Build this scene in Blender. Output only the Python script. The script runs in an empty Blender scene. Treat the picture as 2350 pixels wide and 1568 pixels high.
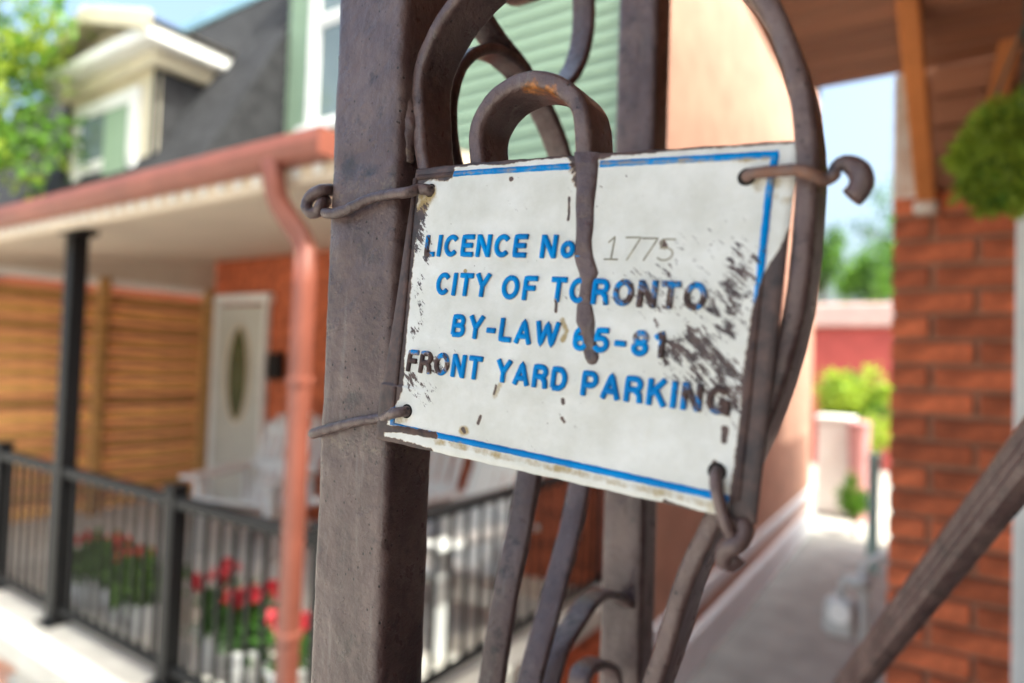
import bpy, math, random
import numpy as np
from mathutils import Vector, Matrix

# ------------------------------------------------------------------ camera, sky, sun, exposure
EYE = 2.48                                   # eye height over the alley paving
F, CX, CY = 1480., 1175., 784.               # focal length / centre in the units used to read pixels off the photo (2350 wide)
yaw, pit, rol = math.radians(33.4), math.radians(1.7), math.radians(2.0)
fwd = np.array([-math.sin(yaw)*math.cos(pit), math.cos(yaw)*math.cos(pit), math.sin(pit)])
r0 = np.array([math.cos(yaw), math.sin(yaw), 0.]); u0 = np.cross(r0, fwd)
camx = r0*math.cos(rol)+u0*math.sin(rol); camy = -r0*math.sin(rol)+u0*math.cos(rol)
sc = bpy.context.scene
cam = bpy.data.objects.new('camera', bpy.data.cameras.new('camera'))
sc.collection.objects.link(cam); sc.camera = cam
cam.matrix_world = Matrix(((camx[0], camy[0], -fwd[0], 0), (camx[1], camy[1], -fwd[1], 0), (camx[2], camy[2], -fwd[2], EYE), (0, 0, 0, 1)))
cam.data.sensor_width = 36; cam.data.lens = 36*F/2350
cam.data.clip_start = .01; cam.data.clip_end = 2000
cam.data.dof.use_dof = True; cam.data.dof.focus_distance = .298; cam.data.dof.aperture_fstop = 3.9
cam.data.dof.aperture_blades = 0

SUN_AZ, SUN_EL = 8., 60.                     # sun stands over +X (right of the houses), a little to the street side
wd = bpy.data.worlds.new('World'); sc.world = wd; wd.use_nodes = True
nt = wd.node_tree; nt.nodes.clear()
sky = nt.nodes.new('ShaderNodeTexSky'); sky.sky_type = 'NISHITA'; sky.sun_disc = False
sky.sun_elevation = math.radians(SUN_EL); sky.sun_rotation = math.radians(90+SUN_AZ)
sky.air_density = 1.0; sky.dust_density = 9.0; sky.ozone_density = 1.0
bg = nt.nodes.new('ShaderNodeBackground'); bg.inputs[1].default_value = .15
wo = nt.nodes.new('ShaderNodeOutputWorld')
nt.links.new(sky.outputs[0], bg.inputs[0]); nt.links.new(bg.outputs[0], wo.inputs[0])
sl = bpy.data.lights.new('sun', 'SUN'); sl.energy = 2.0; sl.angle = math.radians(.5); sl.color = (1, .95, .87)
so = bpy.data.objects.new('sun', sl); sc.collection.objects.link(so)
ce = math.cos(math.radians(SUN_EL))
sdir = Vector((ce*math.cos(math.radians(SUN_AZ)), -ce*math.sin(math.radians(SUN_AZ)), math.sin(math.radians(SUN_EL))))
so.rotation_euler = sdir.to_track_quat('Z', 'Y').to_euler(); so.location = (6, -3, 12)
sc.view_settings.view_transform = 'Standard'; sc.view_settings.look = 'None'
sc.view_settings.exposure = 1.92; sc.view_settings.gamma = 1
sc.view_settings.use_white_balance = True; sc.view_settings.white_balance_temperature = 6300; sc.view_settings.white_balance_tint = 0
sc.render.engine = 'CYCLES'
sc.cycles.use_denoising = True; sc.cycles.max_bounces = 8; sc.cycles.diffuse_bounces = 5

# ------------------------------------------------------------------ helpers
rnd = random.Random(7)
C = sc.collection
def ray(x, y): return (x-CX)/F*camx-(y-CY)/F*camy+fwd
def _hit(x, y, axis, val):
    d = ray(x, y); o = np.array([0, 0, EYE]); t = (val-o[axis])/d[axis]; return o+d*t
def onX(x, y, X): return _hit(x, y, 0, X)
def onY(x, y, Y): return _hit(x, y, 1, Y)
def onD(x, y, depth): return np.array([0, 0, EYE])+ray(x, y)*depth

def mat(name, col, rough=.6, var=.15, scale=6., bump=0., bscale=80., spec=.4, col2=None, metal=0., stretch=(1, 1, 1), mixlo=.35, mixhi=.65):
    m = bpy.data.materials.new(name); m.use_nodes = True; n = m.node_tree.nodes; l = m.node_tree.links
    b = n['Principled BSDF']; b.inputs['Roughness'].default_value = rough
    b.inputs['Specular IOR Level'].default_value = spec; b.inputs['Metallic'].default_value = metal
    tc = n.new('ShaderNodeTexCoord'); mp = n.new('ShaderNodeMapping'); mp.inputs['Scale'].default_value = stretch
    l.new(tc.outputs['Object'], mp.inputs[0])
    nz = n.new('ShaderNodeTexNoise'); nz.inputs['Scale'].default_value = scale; nz.inputs['Detail'].default_value = 6
    nz.inputs['Roughness'].default_value = .65
    l.new(mp.outputs[0], nz.inputs['Vector'])
    rp = n.new('ShaderNodeValToRGB'); l.new(nz.outputs[0], rp.inputs[0])
    c2 = col2 or tuple(min(1, c*(1+var)) for c in col); c1 = col if col2 else tuple(c*(1-var) for c in col)
    rp.color_ramp.elements[0].position = mixlo; rp.color_ramp.elements[0].color = (*c1, 1)
    rp.color_ramp.elements[1].position = mixhi; rp.color_ramp.elements[1].color = (*c2, 1)
    oi = n.new('ShaderNodeObjectInfo'); hv = n.new('ShaderNodeHueSaturation')
    mr = n.new('ShaderNodeMapRange'); mr.inputs[3].default_value = 1-var*.6; mr.inputs[4].default_value = 1+var*.6
    l.new(oi.outputs['Random'], mr.inputs[0]); l.new(mr.outputs[0], hv.inputs['Value']); l.new(rp.outputs[0], hv.inputs['Color'])
    l.new(hv.outputs[0], b.inputs['Base Color'])
    if bump:
        n2 = n.new('ShaderNodeTexNoise'); n2.inputs['Scale'].default_value = bscale; n2.inputs['Detail'].default_value = 5
        l.new(mp.outputs[0], n2.inputs['Vector'])
        bp = n.new('ShaderNodeBump'); bp.inputs['Strength'].default_value = bump; bp.inputs['Distance'].default_value = .5/bscale
        l.new(n2.outputs[0], bp.inputs['Height']); l.new(bp.outputs[0], b.inputs['Normal'])
    return m

ORG = {}
def props(o, label=None, cat=None, group=None, kind=None):
    for k, v in (('label', label), ('category', cat), ('group', group), ('kind', kind)):
        if v: o[k] = v
    return o
def thing(name, label, cat, loc=(0, 0, 0), group=None):
    o = bpy.data.objects.new(name, None); C.objects.link(o); o.location = loc; o.empty_display_size = .1
    ORG[o.name] = np.array(loc, float); return props(o, label, cat, group)
def link(name, me, parent=None, loc=None):
    o = bpy.data.objects.new(name, me); C.objects.link(o)
    if parent is not None: o.parent = parent
    if loc is not None: o.location = loc
    return o
def mesh(name, V, Fc, m, smooth=False):
    me = bpy.data.meshes.new(name); me.from_pydata([tuple(map(float, v)) for v in V], [], [tuple(f) for f in Fc])
    for mm in (m if isinstance(m, (list, tuple)) else [m]): me.materials.append(mm)
    if smooth: me.polygons.foreach_set('use_smooth', [True]*len(me.polygons))
    me.update(); return me
def part(name, VF, m, parent=None, smooth=False, label=None):
    """VF in world coordinates; becomes a child of parent (whose origin is known)"""
    V, Fc = VF; V = np.asarray(V, float)
    org = ORG.get(parent.name, np.zeros(3)) if parent is not None else np.zeros(3)
    o = link(name, mesh(name, V-org, Fc, m, smooth), parent); ORG[o.name] = org
    if label: o['label'] = label
    return o
def at(name, me, parent, loc, rot=None):
    """shared mesh me placed at a world location under parent"""
    o = link(name, me, parent, tuple(np.array(loc, float)-ORG[parent.name])); ORG[o.name] = np.array(loc, float)
    if rot: o.rotation_euler = rot
    return o
def single(name, VF, m, label, cat, group=None, smooth=False, kind=None):
    o = part(name, VF, m, None, smooth); return props(o, label, cat, group, kind)
def join(*L):
    V = []; Fc = []
    for v, f in L:
        k = len(V); V += [tuple(p) for p in v]; Fc += [tuple(i+k for i in q) for q in f]
    return V, Fc
def box(x0, x1, y0, y1, z0, z1, bev=0.):
    if bev <= 0:
        V = [(x, y, z) for z in (z0, z1) for y in (y0, y1) for x in (x0, x1)]
        return V, [(0, 2, 3, 1), (4, 5, 7, 6), (0, 1, 5, 4), (2, 6, 7, 3), (0, 4, 6, 2), (1, 3, 7, 5)]
    b = bev; V = []; Fc = []
    def idx(*p): V.append(p); return len(V)-1
    cs = {}
    for sx in (0, 1):
        for sy in (0, 1):
            for sz in (0, 1):
                X, Y, Z = (x0, x1)[sx], (y0, y1)[sy], (z0, z1)[sz]; dx, dy, dz = (b, -b)[sx], (b, -b)[sy], (b, -b)[sz]
                cs[sx, sy, sz] = (idx(X, Y+dy, Z+dz), idx(X+dx, Y, Z+dz), idx(X+dx, Y+dy, Z))
                t = cs[sx, sy, sz]; Fc.append(t if (sx+sy+sz) % 2 else t[::-1])
    for s in (0, 1):
        q = [cs[s, 0, 0][0], cs[s, 1, 0][0], cs[s, 1, 1][0], cs[s, 0, 1][0]]; Fc.append(tuple(q if s else q[::-1]))
        q = [cs[0, s, 0][1], cs[1, s, 0][1], cs[1, s, 1][1], cs[0, s, 1][1]]; Fc.append(tuple(q[::-1] if s else q))
        q = [cs[0, 0, s][2], cs[1, 0, s][2], cs[1, 1, s][2], cs[0, 1, s][2]]; Fc.append(tuple(q if s else q[::-1]))
    for a in (0, 1):
        for c in (0, 1):
            Fc.append((cs[0, a, c][1], cs[1, a, c][1], cs[1, a, c][2], cs[0, a, c][2]))
            Fc.append((cs[a, 0, c][0], cs[a, 1, c][0], cs[a, 1, c][2], cs[a, 0, c][2]))
            Fc.append((cs[a, c, 0][0], cs[a, c, 1][0], cs[a, c, 1][1], cs[a, c, 0][1]))
    return V, Fc
def catmull(P, step):
    P = [np.array(p, float) for p in P]; P = [2*P[0]-P[1]]+P+[2*P[-1]-P[-2]]; out = []
    for i in range(1, len(P)-2):
        p0, p1, p2, p3 = P[i-1:i+3]; n = max(2, int(np.linalg.norm(p2-p1)/step))
        for k in range(n):
            t = k/n
            out.append(.5*((2*p1)+(p2-p0)*t+(2*p0-5*p1+4*p2-p3)*t*t+(3*p1-p0-3*p2+p3)*t**3))
    out.append(P[-2]); return np.array(out)
def vnoise(p, s, seed=0):
    """cheap smooth value noise for lumpy paint"""
    p = np.asarray(p)*s+seed*17.3
    return (np.sin(p[..., 0]*1.7+1.3*np.sin(p[..., 1]*1.1+seed))+np.sin(p[..., 1]*2.1+1.7*np.sin(p[..., 2]*1.3))+np.sin(p[..., 2]*1.9+1.5*np.sin(p[..., 0]*1.2)))/3
def sweep(path, prof, up=None, step=None, lump=0., lscale=300., taper=None, closed_prof=True, caps=True):
    """prof: list of (a,b) across the path; a along side, b along the 'up' axis"""
    P = catmull(path, step) if step else np.array(path, float)
    T = np.gradient(P, axis=0); T /= np.linalg.norm(T, axis=1)[:, None]
    V = []; n = len(prof); ref = None
    for i, (p, t) in enumerate(zip(P, T)):
        if up is not None:
            u = np.array(up, float); u = u-t*(u@t); u /= np.linalg.norm(u)
        else:
            if ref is None: ref = np.array([0, 0, 1.]) if abs(t[2]) < .9 else np.array([1., 0, 0])
            u = ref-t*(ref@t); u /= np.linalg.norm(u); ref = u
        s = np.cross(t, u); k = 1. if taper is None else taper(i/(len(P)-1))
        for a, b in prof: V.append(p+s*a*k+u*b*k)
    V = np.array(V)
    if lump:
        ctr = np.repeat(P, n, axis=0); d = V-ctr; d /= np.linalg.norm(d, axis=1)[:, None]+1e-9
        V = V+d*(vnoise(V, lscale)*.6+vnoise(V, lscale*2.7, 3)*.4)[:, None]*lump
    Fc = []
    for i in range(len(P)-1):
        for j in range(n):
            a = i*n+j; b = i*n+(j+1) % n; Fc.append((a, b, b+n, a+n))
    if caps:
        Fc.append(tuple(range(n-1, -1, -1))); Fc.append(tuple((len(P)-1)*n+j for j in range(n)))
    return V, Fc
def circ(r, n=12): return [(r*math.cos(2*math.pi*k/n), r*math.sin(2*math.pi*k/n)) for k in range(n)]
def rrect(w, h, r, k=4):
    out = []
    for cx_, cy_, a0 in ((w/2-r, h/2-r, 0), (-w/2+r, h/2-r, 90), (-w/2+r, -h/2+r, 180), (w/2-r, -h/2+r, 270)):
        for i in range(k+1):
            a = math.radians(a0+90*i/k); out.append((cx_+r*math.cos(a), cy_+r*math.sin(a)))
    return out
def tube(path, r, step=None, n=12, **kw): return sweep(path, circ(r, n), step=step, **kw)
def lathe(prof, c=(0, 0, 0), n=20):
    V = []; Fc = []
    for r, z in prof:
        for k in range(n): V.append((c[0]+r*math.cos(2*math.pi*k/n), c[1]+r*math.sin(2*math.pi*k/n), c[2]+z))
    for i in range(len(prof)-1):
        for k in range(n):
            a = i*n+k; b = i*n+(k+1) % n; Fc.append((a, b, b+n, a+n))
    Fc.append(tuple(range(n-1, -1, -1))); Fc.append(tuple((len(prof)-1)*n+k for k in range(n)))
    return V, Fc
def bar(p, q, w, h, up=(0, 0, 1), bev=0.):
    b = bev or min(w, h)*.12
    return sweep([p, q], rrect(w, h, b, 1), up=up)
def blob(c, r, seed, n=14, lump=.2, s=1.):
    V = []; Fc = []; c = np.array(c, float); r = np.array(r if hasattr(r, '__len__') else (r, r, r), float)
    for i in range(n+1):
        th = math.pi*i/n
        for k in range(2*n):
            ph = math.pi*k/n; d = np.array([math.sin(th)*math.cos(ph), math.sin(th)*math.sin(ph), math.cos(th)])
            V.append(c+d*r*(1+lump*float(vnoise(d, 1.8*s, seed))))
    for i in range(n):
        for k in range(2*n):
            a = i*2*n+k; b = i*2*n+(k+1) % (2*n); Fc.append((a, a+2*n, b+2*n, b))
    return V, Fc
def leaves(c, R, n, size, seed, clumps=0, shell=.35, droop=0., asp=.55):
    """n small folded leaves spread through an ellipsoid, gathered in clumps"""
    g = np.random.RandomState(seed); V = []; Fc = []; c = np.array(c, float); R = np.array(R, float)
    if clumps:
        d = g.normal(size=(clumps, 3)); d /= np.linalg.norm(d, axis=1)[:, None]
        cl = d*(g.rand(clumps, 1)**.5*.85)*R
    for i in range(n):
        if clumps:
            p = c+cl[g.randint(clumps)]+g.normal(size=3)*R*.13
        else:
            d = g.normal(size=3); d /= np.linalg.norm(d); p = c+d*R*(1-shell*g.rand())
        ax = g.normal(size=3); ax[2] -= droop; ax /= np.linalg.norm(ax); sd = np.cross(ax, g.normal(size=3)); sd /= np.linalg.norm(sd)
        nm = np.cross(ax, sd); s = size*(.6+.8*g.rand()); k = len(V)
        V += [p, p+ax*s*.5+sd*s*asp*.5+nm*s*.12, p+ax*s, p+ax*s*.5-sd*s*asp*.5+nm*s*.12]
        Fc += [(k, k+1, k+2), (k, k+2, k+3)]
    return V, Fc
def quad(a, b, c, d): return [a, b, c, d], [(0, 1, 2, 3)]

# ------------------------------------------------------------------ materials
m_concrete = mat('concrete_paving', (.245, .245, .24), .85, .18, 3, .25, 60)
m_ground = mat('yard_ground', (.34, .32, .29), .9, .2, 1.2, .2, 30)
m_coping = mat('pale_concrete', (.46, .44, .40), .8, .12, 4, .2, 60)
m_floor = mat('porch_floor_paint', (.56, .53, .48), .6, .12, 4, .1, 50)
m_brick = mat('red_brick', (.47, .118, .048), .8, .5, 14, .5, 90)
m_mortar = mat('brown_mortar', (.44, .235, .155), .9, .2, 20, .5, 120)
m_wall = mat('salmon_wall_paint', (.45, .25, .18), .8, .16, 3.5, .3, 50)
m_darkfloor = mat('dark_porch_floor', (.13, .10, .085), .6, .2, 4, .1, 50)
m_shade_panel = mat('shade_panel_dark', (.055, .033, .025), .7, .2, 5)  # dark colour of the added, unseen panel that blocks light
m_boards = mat('brown_boards', (.30, .125, .068), .55, .3, 5, .2, 40, stretch=(.3, 4, 4))
m_orange = mat('orange_stained_timber', (.52, .17, .045), .5, .2, 6, .2, 40)
m_peel = mat('peeling_white_trim', (.55, .36, .26), .8, .2, 18, .3, 60, col2=(.74, .66, .58))
m_white = mat('white_paint', (.78, .78, .76), .5, .05, 5)
m_cream = mat('cream_trim', (.66, .55, .42), .6, .08, 5)
m_beige = mat('beige_soffit', (.56, .48, .39), .7, .06, 3)
m_dorm = mat('beige_cornice', (.62, .56, .42), .65, .06, 3)
m_green = mat('green_siding', (.26, .36, .255), .6, .06, 3)
m_glass = mat('window_glass', (.16, .2, .2), .05, .1, 2, spec=.8)
m_shingle = mat('dark_shingles', (.032, .032, .035), .9, .4, 9, .6, 40, spec=.12)
m_gutter = mat('coral_metal', (.25, .075, .048), .5, .18, 5, spec=.5)
m_black = mat('black_metal', (.010, .010, .011), .5, .1, 5, spec=.25)
m_cedar = mat('cedar_slats', (.66, .34, .11), .6, .6, 5, .2, 50, stretch=(3, .6, 6))
m_chair = mat('white_plastic_lumber', (.66, .66, .65), .5, .04, 5)
m_pot = mat('white_pot', (.68, .67, .66), .5, .06, 5)
m_leafd = mat('dark_leaf', (.05, .13, .02), .5, .4, 8)
m_leaf = mat('bright_leaf', (.12, .25, .025), .5, .4, 8)
m_leafy = mat('yellow_green_leaf', (.36, .47, .05), .5, .3, 8)
for m_, tr in ((m_leaf, .5), (m_leafd, .3), (m_leafy, .5)):
    b_ = m_.node_tree.nodes['Principled BSDF']; n_ = m_.node_tree.nodes; l_ = m_.node_tree.links
    tb = n_.new('ShaderNodeBsdfTranslucent'); mx = n_.new('ShaderNodeMixShader'); mx.inputs[0].default_value = tr
    l_.new(b_.inputs['Base Color'].links[0].from_socket, tb.inputs[0])
    o_ = n_['Material Output']; l_.new(b_.outputs[0], mx.inputs[1]); l_.new(tb.outputs[0], mx.inputs[2]); l_.new(mx.outputs[0], o_.inputs[0])
m_bark = mat('bark', (.09, .065, .045), .9, .3, 12, .5, 40)
m_coral = mat('coral_petal', (.62, .10, .06), .5, .15, 10)
m_red = mat('crimson_petal', (.46, .02, .035), .5, .2, 10)
m_grey = mat('grey_metal', (.42, .43, .43), .4, .08, 6, spec=.5)
m_teal = mat('teal_paint', (.36, .66, .63), .5, .08, 6)
m_shed = mat('red_shed', (.38, .07, .06), .7, .15, 4)
m_shedroof = mat('pink_roof', (.52, .36, .33), .8, .1, 4)
m_pink = mat('dusty_pink', (.48, .24, .24), .6, .1, 4)
m_stone = mat('field_stone', (.40, .33, .28), .85, .4, 6, .4, 40)
m_found = mat('pale_foundation_paint', (.70, .73, .78), .7, .08, 3, .2, 40)
m_grass = mat('grass', (.09, .22, .03), .6, .4, 6)

def iron_material():
    m = bpy.data.materials.new('old_brown_iron_paint'); m.use_nodes = True; n = m.node_tree.nodes; l = m.node_tree.links
    b = n['Principled BSDF']; tc = n.new('ShaderNodeTexCoord')
    def noise(s, d=5, r=.6, st=(1, 1, 1)):
        mp = n.new('ShaderNodeMapping'); mp.inputs['Scale'].default_value = st; l.new(tc.outputs['Object'], mp.inputs[0])
        q = n.new('ShaderNodeTexNoise'); q.inputs['Scale'].default_value = s; q.inputs['Detail'].default_value = d; q.inputs['Roughness'].default_value = r
        l.new(mp.outputs[0], q.inputs['Vector']); return q.outputs[0]
    def ramp(src, a, b_, ca=(0, 0, 0), cb=(1, 1, 1)):
        q = n.new('ShaderNodeValToRGB'); q.color_ramp.elements[0].position = a; q.color_ramp.elements[1].position = b_
        q.color_ramp.elements[0].color = (*ca, 1); q.color_ramp.elements[1].color = (*cb, 1); l.new(src, q.inputs[0]); return q.outputs[0]
    def mix(fac, c1, c2):
        q = n.new('ShaderNodeMix'); q.data_type = 'RGBA'; l.new(fac, q.inputs[0])
        for s, k in ((c1, 6), (c2, 7)):
            if isinstance(s, tuple): q.inputs[k].default_value = (*s, 1)
            else: l.new(s, q.inputs[k])
        return q.outputs[2]
    base = ramp(noise(34, 6, .6, (1, 1, .45)), .36, .64, (.060, .033, .034), (.128, .080, .076))
    dust = ramp(noise(26, 8, .72, (1, 1, .6)), .48, .66); c = mix(dust, base, (.172, .116, .104))
    dark = ramp(noise(52, 7, .72), .55, .66); c = mix(dark, c, (.034, .022, .024))
    streak = ramp(noise(150, 5, .65, (1, 1, .10)), .58, .72); c = mix(streak, c, (.165, .130, .122))
    vo = n.new('ShaderNodeTexVoronoi'); vo.inputs['Scale'].default_value = 230; l.new(tc.outputs['Object'], vo.inputs['Vector'])
    pitm = ramp(vo.outputs['Distance'], .10, .17, (1, 1, 1), (0, 0, 0))
    gate = ramp(noise(45, 2), .46, .56)
    mu = n.new('ShaderNodeMath'); mu.operation = 'MULTIPLY'; l.new(pitm, mu.inputs[0]); l.new(gate, mu.inputs[1])
    c = mix(mu.outputs[0], c, (.022, .016, .016))
    at_ = n.new('ShaderNodeAttribute'); at_.attribute_name = 'rust'
    add = n.new('ShaderNodeMath'); add.operation = 'MULTIPLY_ADD'; l.new(noise(150, 6, .7), add.inputs[0]); add.inputs[1].default_value = .9; l.new(at_.outputs['Fac'], add.inputs[2])
    rm = ramp(add.outputs[0], .86, .98); rc = ramp(noise(330, 5, .7), .38, .62, (.09, .035, .015), (.50, .19, .045)); c = mix(rm, c, rc)
    at2 = n.new('ShaderNodeAttribute'); at2.attribute_name = 'grime'
    add2 = n.new('ShaderNodeMath'); add2.operation = 'MULTIPLY_ADD'; l.new(noise(260, 6, .7), add2.inputs[0]); add2.inputs[1].default_value = .8; l.new(at2.outputs['Fac'], add2.inputs[2])
    gm = ramp(add2.outputs[0], .80, .98); c = mix(gm, c, (.21, .155, .115))
    l.new(c, b.inputs['Base Color'])
    rr = ramp(noise(90, 4), .3, .7, (.22, .22, .22), (.48, .48, .48)); l.new(rr, b.inputs['Roughness']); b.inputs['Specular IOR Level'].default_value = .4
    b.inputs['Coat Weight'].default_value = .35; b.inputs['Coat Roughness'].default_value = .3
    bp = n.new('ShaderNodeBump'); bp.inputs['Strength'].default_value = .75; bp.inputs['Distance'].default_value = .0024; l.new(noise(140, 7, .62), bp.inputs['Height'])
    bp2 = n.new('ShaderNodeBump'); bp2.inputs['Strength'].default_value = .7; bp2.inputs['Distance'].default_value = .0008; bp2.invert = True
    l.new(mu.outputs[0], bp2.inputs['Height']); l.new(bp.outputs[0], bp2.inputs['Normal']); l.new(bp2.outputs[0], b.inputs['Normal'])
    return m
m_iron = iron_material()

def enamel(name, c_lo, c_hi, rough=.38, speck=True, edge=None):
    """old enamel with brown over-paint: the 'brown' attribute is a soft field, noise cuts it into ragged edges"""
    m = bpy.data.materials.new(name); m.use_nodes = True; n = m.node_tree.nodes; l = m.node_tree.links
    b = n['Principled BSDF']; tc = n.new('ShaderNodeTexCoord')
    def noise(s, d=5, r=.6, st=(1, 1, 1), rz=0.):
        mp = n.new('ShaderNodeMapping'); mp.inputs['Scale'].default_value = st; mp.inputs['Rotation'].default_value = (0, rz, 0); mp.vector_type = 'TEXTURE' if rz else 'POINT'; l.new(tc.outputs['Object'], mp.inputs[0])
        q = n.new('ShaderNodeTexNoise'); q.inputs['Scale'].default_value = s; q.inputs['Detail'].default_value = d; q.inputs['Roughness'].default_value = r
        l.new(mp.outputs[0], q.inputs['Vector']); return q.outputs[0]
    def ramp(src, a, b_, ca=(0, 0, 0), cb=(1, 1, 1)):
        q = n.new('ShaderNodeValToRGB'); q.color_ramp.elements[0].position = a; q.color_ramp.elements[1].position = b_
        q.color_ramp.elements[0].color = (*ca, 1); q.color_ramp.elements[1].color = (*cb, 1); l.new(src, q.inputs[0]); return q.outputs[0]
    def mix(fac, c1, c2):
        q = n.new('ShaderNodeMix'); q.data_type = 'RGBA'; l.new(fac, q.inputs[0])
        for s, k in ((c1, 6), (c2, 7)):
            if isinstance(s, tuple): q.inputs[k].default_value = (*s, 1)
            else: l.new(s, q.inputs[k])
        return q.outputs[2]
    def attr(nm):
        a = n.new('ShaderNodeAttribute'); a.attribute_name = nm; return a.outputs['Fac']
    def cut(nm, ns, amp, a, b_):
        q = n.new('ShaderNodeMath'); q.operation = 'SUBTRACT'; l.new(ns, q.inputs[0]); q.inputs[1].default_value = .5
        k = n.new('ShaderNodeMath'); k.operation = 'MULTIPLY_ADD'; l.new(q.outputs[0], k.inputs[0]); k.inputs[1].default_value = amp; l.new(attr(nm), k.inputs[2])
        return ramp(k.outputs[0], a, b_)
    c = ramp(noise(45, 7, .65), .3, .7, c_lo, c_hi)
    if speck:
        st_ = ramp(noise(18, 6, .7, (1, 1, .5)), .55, .8); c = mix(st_, c, tuple(x*y for x, y in zip(c_hi, (.86, .84, .76))))
        sp = ramp(noise(420, 3, .6), .735, .76); c = mix(sp, c, (.13, .10, .085))
    och = cut('stain', noise(160, 6, .7), 1.1, .45, .75); c = mix(och, c, (.40, .30, .14))
    hl = cut('brown', noise(230, 8, .72), 1.5, .33, .50); c = mix(hl, c, (.36, .25, .15))
    br = cut('brown', noise(230, 8, .72), 1.5, .48, .52)
    bc = ramp(noise(120, 6, .65), .35, .65, (.040, .030, .032), (.115, .070, .060)); c = mix(br, c, bc)
    sc_ = cut('scuff', noise(480, 8, .78, (1, 1, 3.6), math.radians(-46)), 3.0, .49, .53); c = mix(sc_, c, bc)
    l.new(c, b.inputs['Base Color'])
    rr = ramp(br, 0, 1, (rough, rough, rough), (.55, .55, .55)); l.new(rr, b.inputs['Roughness'])
    h = n.new('ShaderNodeMath'); h.operation = 'MULTIPLY_ADD'; l.new(br, h.inputs[0]); h.inputs[1].default_value = 1.; l.new(noise(300, 5, .6), h.inputs[2])
    bp = n.new('ShaderNodeBump'); bp.inputs['Strength'].default_value = .35; bp.inputs['Distance'].default_value = .0005; l.new(h.outputs[0], bp.inputs['Height'])
    l.new(bp.outputs[0], b.inputs['Normal'])
    return m
m_enw = enamel('white_enamel', (.63, .63, .575), (.82, .825, .80))
m_enb = enamel('blue_enamel', (.0, .15, .46), (.0, .28, .74), .45, False)
m_enb.node_tree.nodes['Principled BSDF'].inputs['Specular IOR Level'].default_value = .18
m_side = enamel('ochre_letter_edge', (.40, .33, .22), (.66, .62, .52), .5)  # ochre tone on the letter sides, outlines them for an embossed look
m_print = mat('faded_grey_print', (.30, .28, .22), .7, .3, 200)
m_rustwire = mat('rusty_wire', (.30, .13, .07), .6, .3, 90, .5, 600, col2=(.17, .12, .11))

# ------------------------------------------------------------------ ground and paving
single('ground', quad((-400, -400, -.004), (400, -400, -.004), (400, 400, -.004), (-400, 400, -.004)), m_ground, 'pale concrete and gravel yard ground around the houses', 'ground', kind='structure')
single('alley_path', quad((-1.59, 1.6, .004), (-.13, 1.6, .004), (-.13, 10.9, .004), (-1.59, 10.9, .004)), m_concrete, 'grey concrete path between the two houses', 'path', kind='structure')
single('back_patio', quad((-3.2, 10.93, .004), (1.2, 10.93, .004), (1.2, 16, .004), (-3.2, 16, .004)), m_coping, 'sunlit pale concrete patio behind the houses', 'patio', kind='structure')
FLO = EYE-1.40
single('porch_floor', box(-.29, 3.2, -.6, 2.28, 0, FLO), m_darkfloor, 'grey painted porch floor under the iron column', 'floor', kind='structure')

# ------------------------------------------------------------------ iron porch column
PF = .222; PXL = onY(760, 300, PF)[0]; PXR = onY(918, 300, PF)[0]; PW = PXR-PXL; PD = .034
CEIL = EYE+.925
def setattr_f(o, nm, vals):
    a = o.data.attributes.new(nm, 'FLOAT', 'POINT'); a.data.foreach_set('value', np.asarray(vals, np.float32))
col = thing('iron_porch_column', 'brown painted wrought iron porch column with scrolls, holding the licence sign', 'porch column', (PXL+PW/2, PF+PD/2, FLO))
def post(x0, x1, y0, y1):
    zs = np.concatenate([np.linspace(FLO, EYE-.28, 8)[:-1], np.arange(EYE-.28, EYE+.28, .0022), np.linspace(EYE+.28, CEIL, 6)])
    pr = rrect(x1-x0, y1-y0, .0052, 5); full = []
    for i in range(len(pr)):
        a, b = pr[i], pr[(i+1) % len(pr)]; L = math.hypot(b[0]-a[0], b[1]-a[1]); k = max(1, int(L/.003))
        full += [(a[0]+(b[0]-a[0])*t/k, a[1]+(b[1]-a[1])*t/k) for t in range(k)]
    n = len(full); V = np.array([(x0+(x1-x0)/2+a, y0+(y1-y0)/2+b, z) for z in zs for a, b in full])
    d = V-np.array([(x0+x1)/2, (y0+y1)/2, 0]); d[:, 2] = 0; d /= np.linalg.norm(d, axis=1)[:, None]
    lump = vnoise(V*np.array([1, 1, .5]), 120)*.5+vnoise(V*np.array([1, 1, .6]), 330, 2)*.35+vnoise(V, 700, 5)*.15
    V = V+d*(lump*.00062)[:, None]
    for hx, hz, rr, hh in ((.012, .055, .006, .0011), (.018, -.13, .004, .0012), (.028, -.168, .003, .001), (.006, -.105, .003, .0014), (.03, -.19, .005, .0009), (.02, -.075, .004, .0008)):
        dd = np.hypot(V[:, 0]-x0-hx, (V[:, 2]-EYE-hz)*.6); k = np.exp(-(dd/rr)**2)*(V[:, 1] < y0+.006); V[:, 1] -= hh*k
    Fc = [(i*n+j, i*n+(j+1) % n, (i+1)*n+(j+1) % n, (i+1)*n+j) for i in range(len(zs)-1) for j in range(n)]
    return V, Fc
pa = part('post', post(PXL, PXR, PF, PF+PD), m_iron, col, True)
vz = np.array([v.co.z for v in pa.data.vertices])+FLO-EYE
zA = onY(800, 470, PF)[2]-EYE; zB = onY(800, 985, PF)[2]-EYE
setattr_f(pa, 'grime', .42*np.exp(-((vz-zA-.006)/.012)**2)+.42*np.exp(-((vz-zB+.008)/.009)**2)+.1*(vz > .0)*0)
BF = .5455
part('post', post(PXR-.040, PXR, BF, BF+.036), m_iron, col, True)
for y0 in (PF, BF): part('base_plate', box(PXL-.02, PXR+.02, y0-.018, y0+PD+.018, FLO, FLO+.006), m_iron, col)
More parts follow.
